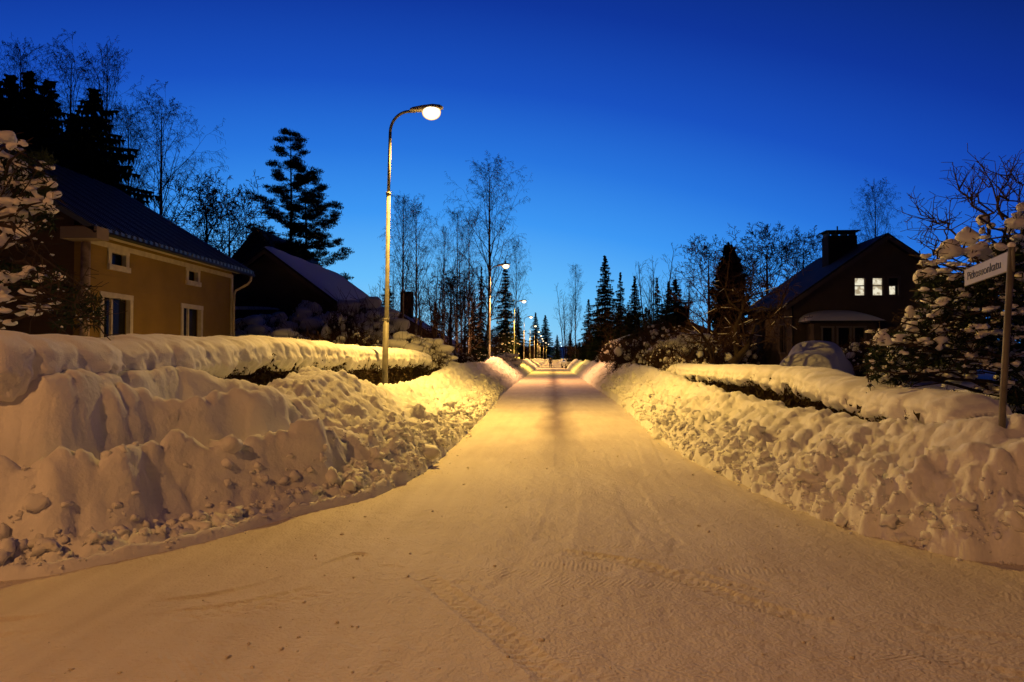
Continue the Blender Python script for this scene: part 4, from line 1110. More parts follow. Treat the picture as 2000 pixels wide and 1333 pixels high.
def conifer(label, cat, grp, seed, h, R0, snow=0, layers=34, per=9, base=.06, droop=.35, dens=1.0, tipup=.12, name='spruce_tree', shape=None, mk='needle', wid=.085, trunk=.16, jag=.25):
    rs = np.random.RandomState(seed); t = thing(name, label, cat, (0, 0, -80), 0, grp)
    tr = MB(); tr.tube([(0, 0, -.3), (0, 0, h*.5), (0, 0, h*.985)], [trunk, trunk*.6, .02], 9); tr.build('trunk', M['bark'], t, True)
    Vs = []; sn = []; snr = []; sg = []
    for i in range(layers):
        f = base + (1-base)*(i/(layers-1))**.93
        rr = R0*(shape(f) if shape else (1-f)**.82)+.12*h/10*(1-f*.6)
        nb = max(4, int(per*(1-.45*f)))
        for j in range(nb):
            az = 6.283*(j+rs.rand())/nb + i*1.7; L = rr*(1+jag*rs.randn()*.6); L = max(L, .15)
            z0 = h*f + rs.randn()*.06; ca, sa = math.cos(az), math.sin(az)
            dr = droop*(1-f*.75)*(1+.3*rs.randn())
            m = max(5, int(L/.15*dens)); tt = (np.arange(m)+rs.rand(m)*.8)/m
            zz = z0 - dr*L*tt**1.3 + tipup*L*tt**3; rad = tt*L
            sg.append((0, 0, z0, ca*L*.95, sa*L*.95, z0-dr*L*.93+tipup*L*.85, .02, .006))
            c = np.stack([rad*ca, rad*sa, zz], 1)
            for side in (-1, 1):
                sl = (.10+.30*L*(1-tt)*.55)*(.7+.6*rs.rand(m))*(h/11)**.3
                aa = az+side*(R(48)+.35*rs.randn(m))
                tip = c + np.stack([np.cos(aa)*sl, np.sin(aa)*sl, -.35*sl-.10*rs.rand(m)], 1)
                w = wid*(.6+.8*rs.rand(m))
                o1 = np.stack([ca*w, sa*w, 0*w], 1); dn = np.stack([0*w, 0*w, -w*1.5-.05], 1)
                Vs.append(np.stack([c-o1, c+o1, tip+o1*.5, tip-o1*.5], 1)); Vs.append(np.stack([c-o1*.7, c+o1*.7, (c+tip)/2+dn*1.6, c+dn], 1))
            if snow:
                k = int(L/.28*snow*(.5+rs.rand()))
                for _ in range(k):
                    u = .25+.75*rs.rand(); sn.append((u*L*ca+.06*rs.randn(), u*L*sa+.06*rs.randn(), z0-dr*L*u**1.3+tipup*L*u**3+.04))
                    s_ = .07+.12*rs.rand(); snr.append((s_*1.4, s_, s_*.5))
    V = np.concatenate(Vs).reshape(-1, 3); Q = np.arange(len(V)).reshape(-1, 4)
    cr = link('crown', np_mesh('crown', V, Q), M[mk], t)
    V, Q = seg_arrays(sg, 3); link('limbs', np_mesh('limbs', V, Q), M['bark'], t)
    if snow and sn:
        V, T = scatter(ICO1, sn, snr, seed, .3); tag(link('snow', np_mesh('snow', V, T, True), M['cap'], t), kind='stuff')
    return t
def pine(label, grp, seed, h, crown_r, first=.35, lean=0, side=0, name='pine_tree', nb=52):
    rs = random.Random(seed); rn = np.random.RandomState(seed); t = thing(name, label, 'pine tree', (0, 0, -80), 0, grp)
    tr = MB(); pts = [(lean*h*(k/12)**1.5+.06*math.sin(k), .05*math.cos(k*1.3), -.3+(h+.2)*k/12) for k in range(13)]
    tr.tube(pts, [.24*(1-k/12)**.7+.02 for k in range(13)], 10); tr.build('trunk', M['bark'], t, True)
    segs = []; cl = []
    for j in range(nb):
        f = first+(1-first)*(j/(nb-1))**.85; i = min(int(f*12), 11); w = f*12-i
        p = Vector(pts[i])*(1-w)+Vector(pts[i+1])*w
        az = j*2.399+rs.random()*.5
        prof = (1-(f-first)/(1-first))**.62*(.75+.5*rs.random())+.10
        L = crown_r*prof*(1+side*math.cos(az))
        d = Vector((math.cos(az), math.sin(az), .25+.3*f)).normalized(); q = p
        n = max(3, int(L/.38)); r = .05*(1-f)+.02
        for k in range(n):
            d = (d+Vector((rs.gauss(0,.10), rs.gauss(0,.10), rs.gauss(0,.06)-.05+.10*(k > n*.6)))).normalized()
            q2 = q+d*(L/n); segs.append((*q, *q2, r*(1-k/n*.7), r*(1-(k+1)/n*.7))); q = q2
            if k >= n*.22:
                m = 3
                for _ in range(m):
                    dd = rot_dir(d, R(rs.uniform(25, 70)), rs.random()*6.28); dd.z *= .35; ll = .25+.35*rs.random()+.10*L
                    e = q+dd*ll; segs.append((*q, *e, .018, .008)); cl.append((e.x, e.y, e.z+.05, .36+.24*rs.random()))
        cl.append((q.x, q.y, q.z, .4))
    cl = np.array(cl); Vs = []
    for _ in range(50):
        n = len(cl); u = rn.randn(n, 3); u /= np.linalg.norm(u, axis=1, keepdims=True); u[:, 2] *= .55
        rr = cl[:, 3:4]*(.25+.8*rn.rand(n, 1)); c = cl[:, :3]+u*rr*np.array([1.15, 1.15, .62])
        d = rn.randn(n, 3); d[:, 2] = np.abs(d[:, 2])*.8; d /= np.linalg.norm(d, axis=1, keepdims=True)
        e = rn.randn(n, 3); e /= np.linalg.norm(e, axis=1, keepdims=True)
        Vs.append(np.stack([c-e*.045, c+e*.045, c+d*(.18+.12*rn.rand(n, 1))], 1))
    V = np.concatenate(Vs).reshape(-1, 3)
    link('crown', np_mesh('crown', V, np.arange(len(V)).reshape(-1, 3)), M['pine'], t)
    V, Q = seg_arrays(segs, 4); link('limbs', np_mesh('limbs', V, Q), M['bark'], t)
    return t
def put(proto, px, ptop, Y, rz=0, wide=1.0, label=None, group=None, base=.35, h0=None, px_base=None):
    """stand a tree so that its top comes at the right height above the yard"""
    q = P(px, 700, Y); top = P(px, ptop, Y).z; k = (top-base)/h0
    return dup(proto, (q.x, Y, base), rz, (k*wide, k*wide, k), label, group)
PROTO = []
def proto(t): PROTO.append(t if not isinstance(t, tuple) else t[0]); return PROTO[-1]

# ---- prototypes (the first placing of each uses a copy; prototypes are removed at the end)
pB1 = proto(bare_tree('x', 'birch tree', None, 3, 16, .17, 4.6, nb=34, kids=(9, 7, 5), maxl=4, up=(.10, .10, -.12, -.5), wob=.06, limb=(28, 48), first=.20, rmin=.0065))
pB2 = proto(bare_tree('x', 'birch tree', None, 8, 14, .14, 3.4, nb=30, kids=(8, 6, 4), maxl=4, up=(.10, .16, .0, -.25), wob=.06, limb=(22, 40), first=.30, rmin=.0065))
pB3 = proto(bare_tree('x', 'bare tree', None, 21, 10, .10, 2.2, stems=5, nb=46, kids=(7, 5, 3), maxl=3, up=(.10, .2, .12), wob=.06, limb=(18, 38), first=.12, droop=False, name='bare_tree', bark='bark'))
pB4 = proto(bare_tree('x', 'bare tree', None, 33, 6, .14, 3.0, nb=20, kids=(8, 7, 5), maxl=4, up=(.05, .10, .10), wob=.17, limb=(40, 75), first=.22, droop=False, spread=(30, 75), name='bare_tree', bark='bark', rmin=.009))
pS1 = proto(conifer('x', 'spruce tree', None, 1, 12, 3.0))
pS2 = proto(conifer('x', 'spruce tree', None, 2, 12, 2.6, layers=30, per=8, droop=.5, jag=.4))
pS3 = proto(conifer('x', 'spruce tree', None, 4, 12, 2.9, snow=.25, layers=30, per=8))
pS4 = proto(conifer('x', 'spruce tree', None, 9, 16, 4.7, layers=40, per=10, droop=.45, jag=.45, dens=1.1, wid=.13))
pT = proto(conifer('x', 'thuja tree', None, 6, 6, .62, layers=44, per=12, base=.02, droop=-.5, tipup=.3, shape=lambda f: (1-f**5)**.7*(.75+.25*math.sin(f*3)), name='thuja_tree', wid=.06, dens=2.2, jag=.2, mk='thuja'))
BG = 'bare birches against the dusk sky'; SG = 'dark spruces against the dusk sky'
# left, behind the ochre house
for i, (px, pt, Y, w, lb) in enumerate([(12,150,38,1.35,'dark spruce at the far left edge, above the snow-laden branch'),(48,142,40,1.2,'dark spruce with a narrow top, second from the left edge'),
        (88,160,41,1.3,'dark spruce, third from the left edge, behind the ochre house'),(178,176,33,1.35,'big dark spruce right behind the roof of the ochre house'),
        (140,225,36,1.4,'lower dark spruce between the taller ones behind the ochre house'),(-30,120,40,1,'dark spruce just past the left edge'),(215,300,36,.55,'low ragged spruce at the right end of the group behind the ochre roof')]):
    put(pS4 if i != 2 else pS1, px, pt, Y, i*1.3, w, lb, SG, h0=16 if i != 2 else 12)
for i, (px, pt, Y, w, pr, h0, lb) in enumerate([(32,108,62,.8,pB2,14,'faint birch top, leftmost above the spruces'),(132,126,60,.9,pB1,16,'faint birch behind the spruces, above the ochre house'),
        (200,118,60,.75,pB2,14,'slim birch rising right of the big spruce'),(246,228,56,.8,pB2,14,'lower birch between the spruces and the lone birch'),
        (311,214,52,.98,pB1,16,'lone tall birch above the roof of the ochre house'),(402,408,44,1.0,pB4,6,'small twiggy tree over the right end of the ochre roof'),
        (446,428,42,.8,pB4,6,'smallest twiggy tree between the two left houses')]):
    put(pr, px, pt, Y, i*2.1+.5, w, lb, BG, h0=h0)
# the two tall pines
p1 = pine('tall pine standing left of the lamp post, the higher of the pair', None, 5, 20, 4.3, .30, .0, -.12)
q = P(566, 700, 60); p1.location = (q.x, 60, .3); s = (P(566, 254, 60).z-.3)/20.3; p1.scale = (s*.72, s*.72, s)
p2 = pine('tall pine with long right hand boughs, the lower of the pair', None, 12, 17, 4.6, .30, -.01, .22)
q = P(597, 700, 58); p2.location = (q.x, 58, .3); s = (P(600, 330, 58).z-.3)/17.3; p2.scale = (s*.68, s*.68, s)
# middle left: birches and thicket
for i, (px, pt, Y, w, pr, h0, lb) in enumerate([
        (788,396,58,.9,pB2,14,'birch with a round crown just right of the near lamp post'),(812,410,56,.85,pB1,16,'birch with spreading boughs, right of the near lamp post'),
        (955,334,80,1.0,pB1,16,'tallest weeping birch, left of the second lamp'),(893,425,60,.65,pB2,14,'slender birch left of the tallest birch'),
        (868,455,58,.6,pB2,14,'thin birch among the thicket'),(915,440,55,.6,pB2,14,'thin birch close beside the tallest birch'),
        (835,500,54,1.1,pB3,10,'bare many-stemmed tree in the left thicket, leftmost'),(862,520,50,1.0,pB3,10,'bare many-stemmed tree in the left thicket, second'),
        (905,500,52,1.1,pB3,10,'bare many-stemmed tree in the left thicket, third'),(932,510,70,1.0,pB3,10,'bare many-stemmed tree in the left thicket, rightmost'),
        (880,560,42,1.1,pB4,6,'low crooked bare tree lit by the second lamp'),(908,585,40,.8,pB4,6,'small crooked tree with a pale trunk lit by the second lamp'),
        (770,500,60,.8,pB3,10,'bare shrub tree behind the near lamp post'),(735,545,64,1.0,pB3,10,'faint bare shrub tree left of the near lamp post'),
        (1008,480,140,.6,pB1,16,'weeping birch behind the second lamp')]):
    put(pr, px, pt, Y, i*1.9+1, w, lb, BG, h0=h0)
for i, (px, pt, Y, w, pr, lb) in enumerate([
        (940,520,75,.42,pS2,'narrow dark spruce beside the second lamp post, lit brown from below'),(987,510,120,.66,pS3,'snow-flecked spruce right behind the second lamp'),
        (1012,600,170,.8,pS1,'lower spruce beside the third lamp post'),(757,540,56,.9,pS2,'small dark spruce behind the near lamp post'),
        (925,590,62,.9,pS3,'squat snow-flecked spruce lit by the second lamp'),(1046,611,330,.9,pS1,'distant spruce behind the third lamp, left of a pair'),
        (1065,616,420,1.0,pS1,'distant spruce left of the street end, right of a pair'),(850,590,60,1.1,pS2,'dark spruce low in the left thicket'),(640,560,66,1.2,pS2,'dark spruce low behind the snow-roofed house')]):
    put(pr, px, pt, Y, i*1.1, w, lb, SG, h0=12)
# right side
for i, (px, pt, Y, w, pr, h0, lb) in enumerate([
        (1182,500,100,.82,pS1,12,'tallest spruce on the right of the street'),(1150,585,140,.9,pS2,12,'lower spruce left of the tallest right hand spruce'),(1212,532,78,.65,pS2,12,'ragged spruce right of the tallest right hand spruce'),
        (1240,540,66,.72,pS1,12,'small pointed spruce in the middle of the right hand group'),(1284,543,64,.6,pS2,12,'thin spruce below the wispy bare tree'),
        (1307,550,64,.7,pS1,12,'broad spruce left of the capped chimney'),(1168,600,110,1.1,pS2,12,'low broad spruce near the street on the right'),(1262,600,60,1.1,pS2,12,'low dark spruce behind the snowy shrubs')]):
    put(pr, px, pt, Y, i*1.7+.3, w, lb, SG, h0=h0)
put(pT, 1426, 474, 46, 0, 1.15, 'dark columnar thuja left of the gabled house', None, h0=6.1)
for i, (px, pt, Y, w, pr, h0, lb) in enumerate([
        (1124,525,230,.7,pB2,14,'faint birch right of the street end'),(1108,560,330,.9,pB3,10,'faint bare tree nearest the street end on the right'),(1275,488,72,1.1,pB3,10,'wispy bare tree above the right hand spruces'),
        (1335,530,70,1.1,pB3,10,'wispy bare tree above the capped chimney'),(1385,505,52,.95,pB4,6,'snow-dusted crooked tree left of the thuja'),(1500,488,62,1.1,pB4,6,'round-crowned bare tree left of the gabled house'),
        (1570,495,66,.9,pB4,6,'dark bare tree at the gabled house chimney'),(1712,378,62,.85,pB1,16,'bare birch rising behind the gabled house'),(1445,540,42,1.0,pB4,6,'crooked garden tree in front of the thuja')]):
    put(pr, px, pt, Y, i*2.3+.2, w, lb, BG, h0=h0)
# street sides further down
rs = random.Random(77)
for sgn, nm, x0 in ((-1, 'left', 7.2), (1, 'right', 6.2)):
    y = 64 if sgn > 0 else 90
    while y < 330:
        for row in range(2):
            pr, h0 = rs.choice(((pS1, 12), (pS2, 12), (pB3, 10), (pB4, 6), (pS2, 12), (pB3, 10)))
            hh = rs.uniform(3.6, 6.2) if row == 0 else rs.uniform(5.5, 8.5)
            if sgn < 0 and y < 140: hh *= .75
            k = hh/h0; x = sgn*(x0 + row*3.5 + rs.random()*2.0)
            kind = 'spruce' if pr in (pS1, pS2, pS3) else 'bare tree'
            d = dup(pr, (x, y+rs.random()*4, .3), rs.random()*6, (k*1.25, k*1.25, k), 'dark %s in the far row along the %s side of the street' % (kind, nm), '%s rows along the far %s side' % (kind, nm))
        y += 6.5 if y < 150 else 11
# wood closing the end of the view and the far skyline
for k in range(60):
    x = -260+k*9.2+rs.random()*5; y = 300+rs.random()*60+abs(x)*.1
    if -14 < x-0 < 2 and y < 420: y = 470
    d = dup(rs.choice((pS1, pS2)), (x, y, .8), rs.random()*6, rs.uniform(.8, 1.15), 'spruce in the distant wood on the skyline', 'spruces of the distant wood')

# ------------------------------------------------------------------ snow-laden shrubs
def snowy_shrub(seed, w, d, h, n, rb, label='x', flat=.6, twn=300, sm=.07):
    rs = np.random.RandomState(seed); t = thing('snowy_shrub', label, 'shrub', (0, 0, -80))
    a = rs.rand(n)*2*np.pi; el = np.arccos(rs.rand(n)*.98); k = .72+.3*rs.rand(n)
    pos = np.stack([np.cos(a)*np.sin(el)*w*k, np.sin(a)*np.sin(el)*d*k, np.cos(el)*h*k+.05], 1)
    r = rb*(.35+rs.rand(n)**1.5)
    scl = np.stack([r*1.25, r*1.0, r*flat], 1)
    V, T = scatter(ICO2, pos, scl, seed, .35)
    m = rs.rand(n*3); a = rs.rand(n*3)*2*np.pi; el = np.arccos(rs.rand(n*3)); k = .6+.42*rs.rand(n*3)
    p2 = np.stack([np.cos(a)*np.sin(el)*w*k, np.sin(a)*np.sin(el)*d*k, np.cos(el)*h*k+.05], 1)
    r2 = sm*(.4+rs.rand(n*3)); V2, T2 = scatter(ICO1, p2, np.stack([r2*1.2, r2, r2*.7], 1), seed+1, .3)
    tag(link('snow', np_mesh('snow', np.vstack([V, V2]), np.vstack([T, T2+len(V)]), True), M['cap'], t), kind='stuff')
    b = rs.randn(twn, 3)*np.array([w*.12, d*.12, 0]); a = rs.rand(twn)*2*np.pi; el = np.arccos(rs.rand(twn)*.95); k = .7+.42*rs.rand(twn)
    e = np.stack([np.cos(a)*np.sin(el)*w*k, np.sin(a)*np.sin(el)*d*k, np.cos(el)*h*k], 1); b[:, 2] = -.2
    mid = (b+e)/2 + rs.randn(twn, 3)*.08*w; mid[:, 2] += .12*h
    S = np.vstack([np.hstack([b, mid, np.full((twn,1), .016), np.full((twn,1), .012)]), np.hstack([mid, e, np.full((twn,1), .012), np.full((twn,1), .006)])])
    for _ in range(3):
        e2 = e+rs.randn(twn, 3)*.12*w; S = np.vstack([S, np.hstack([e, e2, np.full((twn,1), .007), np.full((twn,1), .004)])])
    V, Q = seg_arrays(S, 3); link('twigs', np_mesh('twigs', V, Q), M['twig'], t)
    c = rs.randn(5200, 3); c /= np.linalg.norm(c, axis=1, keepdims=True); c[:, 2] = np.abs(c[:, 2]); c *= (rs.rand(5200, 1)**.4)*.86*np.array([w, d, h])
    d1 = rs.randn(5200, 3)*.035; d2 = rs.randn(5200, 3)*.035; V = np.stack([c-d1, c+d1, c+d2*1.6], 1).reshape(-1, 3)
    link('foliage', np_mesh('foliage', V, np.arange(len(V)).reshape(-1, 3)), M['leaf'], t)
    return t
pH1 = proto(snowy_shrub(1, 1.5, 1.3, 1.3, 40, .17, twn=700, sm=.05)); pH2 = proto(snowy_shrub(2, 1.6, 1.4, 1.9, 60, .36, flat=.5)); pH4 = proto(snowy_shrub(5, 1.6, 1.4, 1.9, 85, .38, flat=.42, twn=500)); pH3 = proto(snowy_shrub(3, 1.3, 1.2, 1.1, 62, .11, twn=800, sm=.045))
HG = 'snow-laden shrubs in the gardens'
for i, (px, py, Y, sx, sz, pr, lb) in enumerate([
        (700,560,38,1.7,1.75,pH4,'large shrub with broad snow pads, highest of those left of the near lamp post'),(640,590,36,1.4,1.4,pH4,'snow-padded shrub in front of the grey snow-roofed house'),
        (748,590,34,1.1,1.25,pH4,'snow-padded shrub right behind the near lamp post'),(560,630,30,1.3,.7,pH4,'low snow mound shrub in the dark yard, middle'),
        (527,592,35,1.0,1.2,pH4,'snow-padded shrub under the gable of the grey house, left part'),(600,566,37,1.1,1.35,pH4,'tall snow-padded shrub under the right eave of the grey house'),(668,596,32,1.0,1.1,pH1,'twiggy snow-dusted shrub before the large padded one'),
        (490,600,33,1.2,1.1,pH4,'snow-padded shrub beside the ochre house downpipe'),(600,650,26,1.1,.55,pH1,'low snowy shrub close behind the left hedge'),
        (690,640,29,1.3,.7,pH1,'low snowy shrub behind the hedge, left of the lamp post'),(800,635,30,1.0,.9,pH4,'drooping shrub with heavy snow slabs right of the lamp post'),
        (838,650,31,.9,.75,pH4,'drooping shrub with heavy snow slabs at the end of the left hedge'),(775,660,30,.9,.6,pH1,'small snowy shrub behind the end of the left hedge'),
        (850,690,29.5,.5,.35,pH3,'tiny snow-tufted shrub by the end of the left hedge'),(905,685,40,.9,.6,pH3,'brown twiggy shrub with snow tufts before the second lamp'),
        (980,682,70,1.3,.75,pH2,'rounded snow-topped bush lit yellow beyond the second lamp'),(1000,690,86,.9,.7,pH1,'snow-tufted bush lit yellow at the third lamp'),
        (1215,690,46,1.0,.55,pH3,'snow-tufted twiggy shrub, leftmost on the right bank'),(1245,655,38,1.2,1.2,pH1,'brown twiggy shrub with snow puffs, on the right, left part'),
        (1290,625,40,1.5,1.6,pH1,'tall snow-puffed shrub below the capped chimney'),(1262,680,34,.8,.6,pH3,'low shrub with many small snow puffs on the right bank'),
        (1300,665,30,.9,.8,pH3,'shrub with many small snow puffs before the right hedge'),(1330,625,36,1.3,1.3,pH2,'shrub with rounded snow pads behind the right hedge end'),
        (1322,690,25.5,.6,.5,pH1,'small snow-capped shrub at the end of the right hedge'),(1375,650,31,1.0,.95,pH1,'dark snow-flecked shrub under the crooked apple tree'),
        (1430,640,44,1.5,1.4,pH1,'dark shrub at the foot of the thuja'),(1365,695,24,.6,.33,pH2,'snow mound shrub behind the right hedge'),
        (1175,690,75,.9,.6,pH3,'snowy shrub by the street beyond the right bank'),(1200,660,60,1.2,1.0,pH3,'dark twiggy shrub beyond the right bank'),
        (1840,745,14,1.1,.5,pH2,'blue-grey snow mound bush in the yard behind the right hedge'),(1930,760,12,.8,.36,pH2,'blue-grey snow mound bush behind the street sign'),
        (1690,655,33,1.2,1.3,pH1,'dark snow-flecked shrub right of the buried car')]):
    q = P(px, 700, Y); zt = P(px, py, Y).z; h0 = {id(pH1):1.45, id(pH2):2.15, id(pH4):2.2, id(pH3):1.2}[id(pr)]
    kz = max(.3, (zt-.45)/h0)
    dup(pr, (q.x, Y, .45), i*1.7, (sx*.85, sx*.85, kz), lb, HG)

# ------------------------------------------------------------------ near trees with puffs of snow
def loose_parts(me):
    n = len(me.vertices); E = np.empty(len(me.edges)*2, np.int32); me.edges.foreach_get('vertices', E); E = E.reshape(-1, 2)
    V = np.empty(n*3, np.float32); me.vertices.foreach_get('co', V); V = V.reshape(-1, 3)
    lab = np.arange(n)
    while True:
        m = np.minimum(lab[E[:, 0]], lab[E[:, 1]]); l2 = lab.copy(); np.minimum.at(l2, E[:, 0], m); np.minimum.at(l2, E[:, 1], m); l2 = l2[l2]
        if (l2 == lab).all(): break
        lab = l2
    Fq = [list(p.vertices) for p in me.polygons]; out = []
    by = {}
    for f in Fq: by.setdefault(lab[f[0]], []).append(f)
    for k, fs in by.items():
        if len(fs) < 12: continue
        ids = np.unique(np.concatenate(fs)); mp = {int(a): i for i, a in enumerate(ids)}
        q = np.array([[mp[a] for a in f] for f in fs if len(f) == 4]); t3 = np.array([[mp[a] for a in f] for f in fs if len(f) == 3])
        out.append(np_mesh('snow_puff', V[ids], [x for x in (q, t3) if len(x)], True))
    return out
def puff_tree(label, puffs, trunk_base, trunk_top, flecks, seed, box, Yr, ntw=500, needles=9000, extra=None, r_tr=.16):
    rs = random.Random(seed); rn = np.random.RandomState(seed)
    b = Vector(trunk_base); t = thing('snowy_tree', label, 'tree', b)
    tp = Vector(trunk_top); mb = MB()
    pts = [b.lerp(tp, k/8)+Vector((rs.gauss(0,.05), rs.gauss(0,.05), 0))-b for k in range(9)]
    pts[0].z -= .5
    mb.tube(pts, [r_tr*(1-.75*k/8) for k in range(9)], 10); mb.build('trunk', M['bark'], t, True)
    segs = []; pos = []; scl = []; mids = []
    for (px, py, r, *e) in puffs:
        Y = rs.uniform(*Yr); q = P(px, py, Y)-b; s = r*Y/F; ex = e[0] if e else 1.25; ez = e[1] if len(e) > 1 else .85
        m = max(3, int(r/4))
        for _ in range(m):
            o = Vector((rs.uniform(-.55, .55)*s*ex, rs.uniform(-.5, .5)*s, rs.uniform(-.4, .4)*s*ez)); k = rs.uniform(.5, .8)
            pos.append(q+o); scl.append((s*ex*k, s*k, s*ez*k))
        # branch curving from the trunk to the puff
        f = max(.1, min(.95, (q.z-.2)/(tp.z-b.z)*.8)); i = int(f*8); a = pts[i]
        c = a.lerp(q, .5)+Vector((rs.gauss(0,.15), rs.gauss(0,.15), .25)); last = a; n = 9
        for k in range(1, n+1):
            u = k/n; w = a*(1-u)**2+c*2*u*(1-u)+q*u*u+Vector((rs.gauss(0,.02), rs.gauss(0,.02), rs.gauss(0,.02)))
            segs.append((*last, *w, .035*(1-u)+.012, .035*(1-u)*.9+.008)); last = w
            if k > 2 and k < n:
                for _ in range(1 if rs.random() < .75 else 2):
                    pos.append(w+Vector((rs.gauss(0,.04), rs.gauss(0,.04), .035+rs.gauss(0,.01)))); z_ = rs.uniform(.03, .065); scl.append((z_*2.2, z_*1.4, z_*.7))
        for _ in range(7):
            dd = Vector((rs.gauss(0,1), rs.gauss(0,1), rs.gauss(0,.8))).normalized()*s*rs.uniform(1.0, 2.0); segs.append((*q, *(q+dd), .008, .004)); mids.append((q+dd, 1))
    V, T = scatter(ICO2, [tuple(p) for p in pos], scl, seed, .22, True)
    me = remeshed(np_mesh('snow_puffs', V, T), .028, seed, .012, 7, 3)
    for k, part in enumerate(loose_parts(me)): link('snow_puff', part, M['cap'], t)
    fl = []; fs = []
    for (x0, y0, x1, y1, n, r) in flecks:
        for _ in range(n):
            Y = rs.uniform(Yr[0], Yr[1]+1.2); q = P(rs.uniform(x0, x1), rs.uniform(y0, y1), Y)-b; s = r*rs.uniform(.3, 1.2)*Y/F
            fl.append(tuple(q)); fs.append((s*1.4, s, s*.6)); 
            d = Vector((rs.gauss(0,1), rs.gauss(0,1), rs.gauss(0,.5))).normalized()*rs.uniform(.1, .3)
            segs.append((*(q-d-Vector((0,0,.03))), *(q+d*.5-Vector((0,0,.02))), .010, .005))
            if rs.random() < .35:
                i = rs.randrange(2, 8); segs.append((*pts[i], *(pts[i].lerp(q, .5)+Vector((0,0,.15))), .018, .012)); segs.append((*(pts[i].lerp(q, .5)+Vector((0,0,.15))), *q, .012, .006))
    if fl:
        V, T = scatter(ICO2, fl, fs, seed+3, .85); tag(link('snow_flecks', np_mesh('snow_flecks', V, T, True), M['cap'], t), kind='stuff')
    if extra:
        for px, py, qx, qy, r, n, ln in extra:     # bare crooked boughs: pixel start -> pixel end
            Y = rs.uniform(*Yr); a = P(px, py, Y)-b; e = P(qx, qy, Y+rs.uniform(-.4, .4))-b; last = a; m = 8
            for k in range(1, m+1):
                u = k/m; w = a.lerp(e, u)+Vector((rs.gauss(0,.05), rs.gauss(0,.05), rs.gauss(0,.05)+.12*math.sin(u*3.1)))
                segs.append((*last, *w, r*(1-u*.7), r*(1-u*.75))); last = w
                if k > 1:
                    for _ in range(n):
                        tips = []; dd = ((e-a).normalized()*.5+Vector((rs.gauss(0,.7), rs.gauss(0,.5), rs.gauss(.35,.7)))).normalized()
                        grow(segs, rs, w, dd, ln*rs.uniform(.5, 1.1), .008, 2, 3, (0, 0, .25, .25), .15, (3, 3, 4), False, (35, 80), tips, .0035)
    V, Q = seg_arrays(segs, 5); link('branches', np_mesh('branches', V, Q), M['bark'], t)
    if needles:
        c = []
        for (x0, y0, x1, y1, w) in box:
            k = int(needles*w); 
            for _ in range(k):
                pass
            xs = rn.rand(k)*(x1-x0)+x0; ys_ = rn.rand(k)*(y1-y0)+y0; Y = rn.rand(k)*(Yr[1]+1.5-Yr[0])+Yr[0]+.3
            cl = noise2(xs*.035, ys_*.05, seed)+.35*noise2(xs*.09, ys_*.12, seed+2) > -.12
            for a_, b_, y_ in zip(xs[cl], ys_[cl], Y[cl]): c.append(tuple(P(a_, b_, y_)-b))
        c = np.array(c); k = len(c); d = rn.randn(k, 3); d[:, 2] -= .3; d /= np.linalg.norm(d, axis=1, keepdims=True); e = rn.randn(k, 3)*.009
        V = np.stack([c-e, c+e, c+d*(.07+.08*rn.rand(k, 1))], 1).reshape(-1, 3)
        link('needles', np_mesh('needles', V, np.arange(len(V)).reshape(-1, 3)), M['pine'], t)
    return t
rp = [(1845,487,20,1.2,.9),(1866,492,18,1.2,.8),(1893,462,20,1,1),(1905,482,16),(1897,500,13),(1918,432,13,.8,1.2),(1920,450,9,.8,1.2),(1928,498,20,1.3,.9),(1948,480,12),(1935,510,12),
      (1805,537,17,1,1.0),(1800,530,10),(1820,513,12,1.4,.7),(1850,502,12,1.5,.7),(1863,520,9,1.6,.6),(1880,540,11,1.3,.7),(1985,432,17,1.2,.9),(1996,405,12),(1975,450,10),(1999,540,12),(1990,470,9),
      (1773,610,15,.9,1.25),(1768,630,13,.9,1.3),(1785,640,13,1,1.2),(1778,655,9),(1720,658,17,1.2,.9),(1736,665,12),(1712,668,9),(1745,709,14,.9,1.25),(1742,722,9),(1748,690,8,1.4,.6),
      (1800,664,11,1.5,.7),(1820,668,11,1.6,.7),(1838,676,10,1.8,.6),(1862,682,9,2.0,.5),(1892,674,12,1.1,.9),(1908,686,9,1.7,.6),(1935,696,8,2,.6),(1950,690,8,2,.6),
      (1848,695,9,2.2,.5),(1880,702,9,2.2,.5),(1905,710,8,2.0,.5),(1930,715,8),(1945,700,10),(1770,668,9,1.4,.6),(1765,684,7,2,.5),(1800,684,6,2,.5),(1700,672,8),(1690,668,6),(1705,720,7),(1698,732,7),
      (1990,690,11),(1998,705,10),(1992,725,7),(1970,760,7,1.5,.6),(1930,765,8,1.4,.7),(1862,602,6),(1745,625,4),(1742,640,4)]
puff_tree('snow-puffed garden tree leaning over the hedge behind the street sign', rp, (7.6, 11.5, .3), (7.0, 11.3, 3.9),
          [(1790,560,2000,660,150,8),(1700,640,1960,730,90,6),(1960,640,2000,780,40,8),(1800,500,1990,570,40,7),(1690,700,1780,770,45,6)], 5,
          [(1790,540,2000,680,.42),(1700,650,2000,720,.24),(1690,690,1780,770,.10),(1940,470,2000,560,.14),(1960,700,2000,790,.10)], (9.4, 11.0), needles=26000,
          extra=[(1990,560,1932,352,.03,2,.55),(1932,460,1870,358,.022,2,.5),(1960,430,1975,350,.02,2,.5),(1880,490,1800,430,.018,2,.5),(1850,480,1830,440,.012,1,.4),(1990,500,1995,360,.02,2,.5),
                 (1935,440,1905,380,.015,1,.4),(1830,515,1815,470,.012,1,.35),(1900,660,1740,650,.03,1,.4),(1960,700,1760,690,.03,1,.4),(1990,620,1850,590,.03,2,.4)])
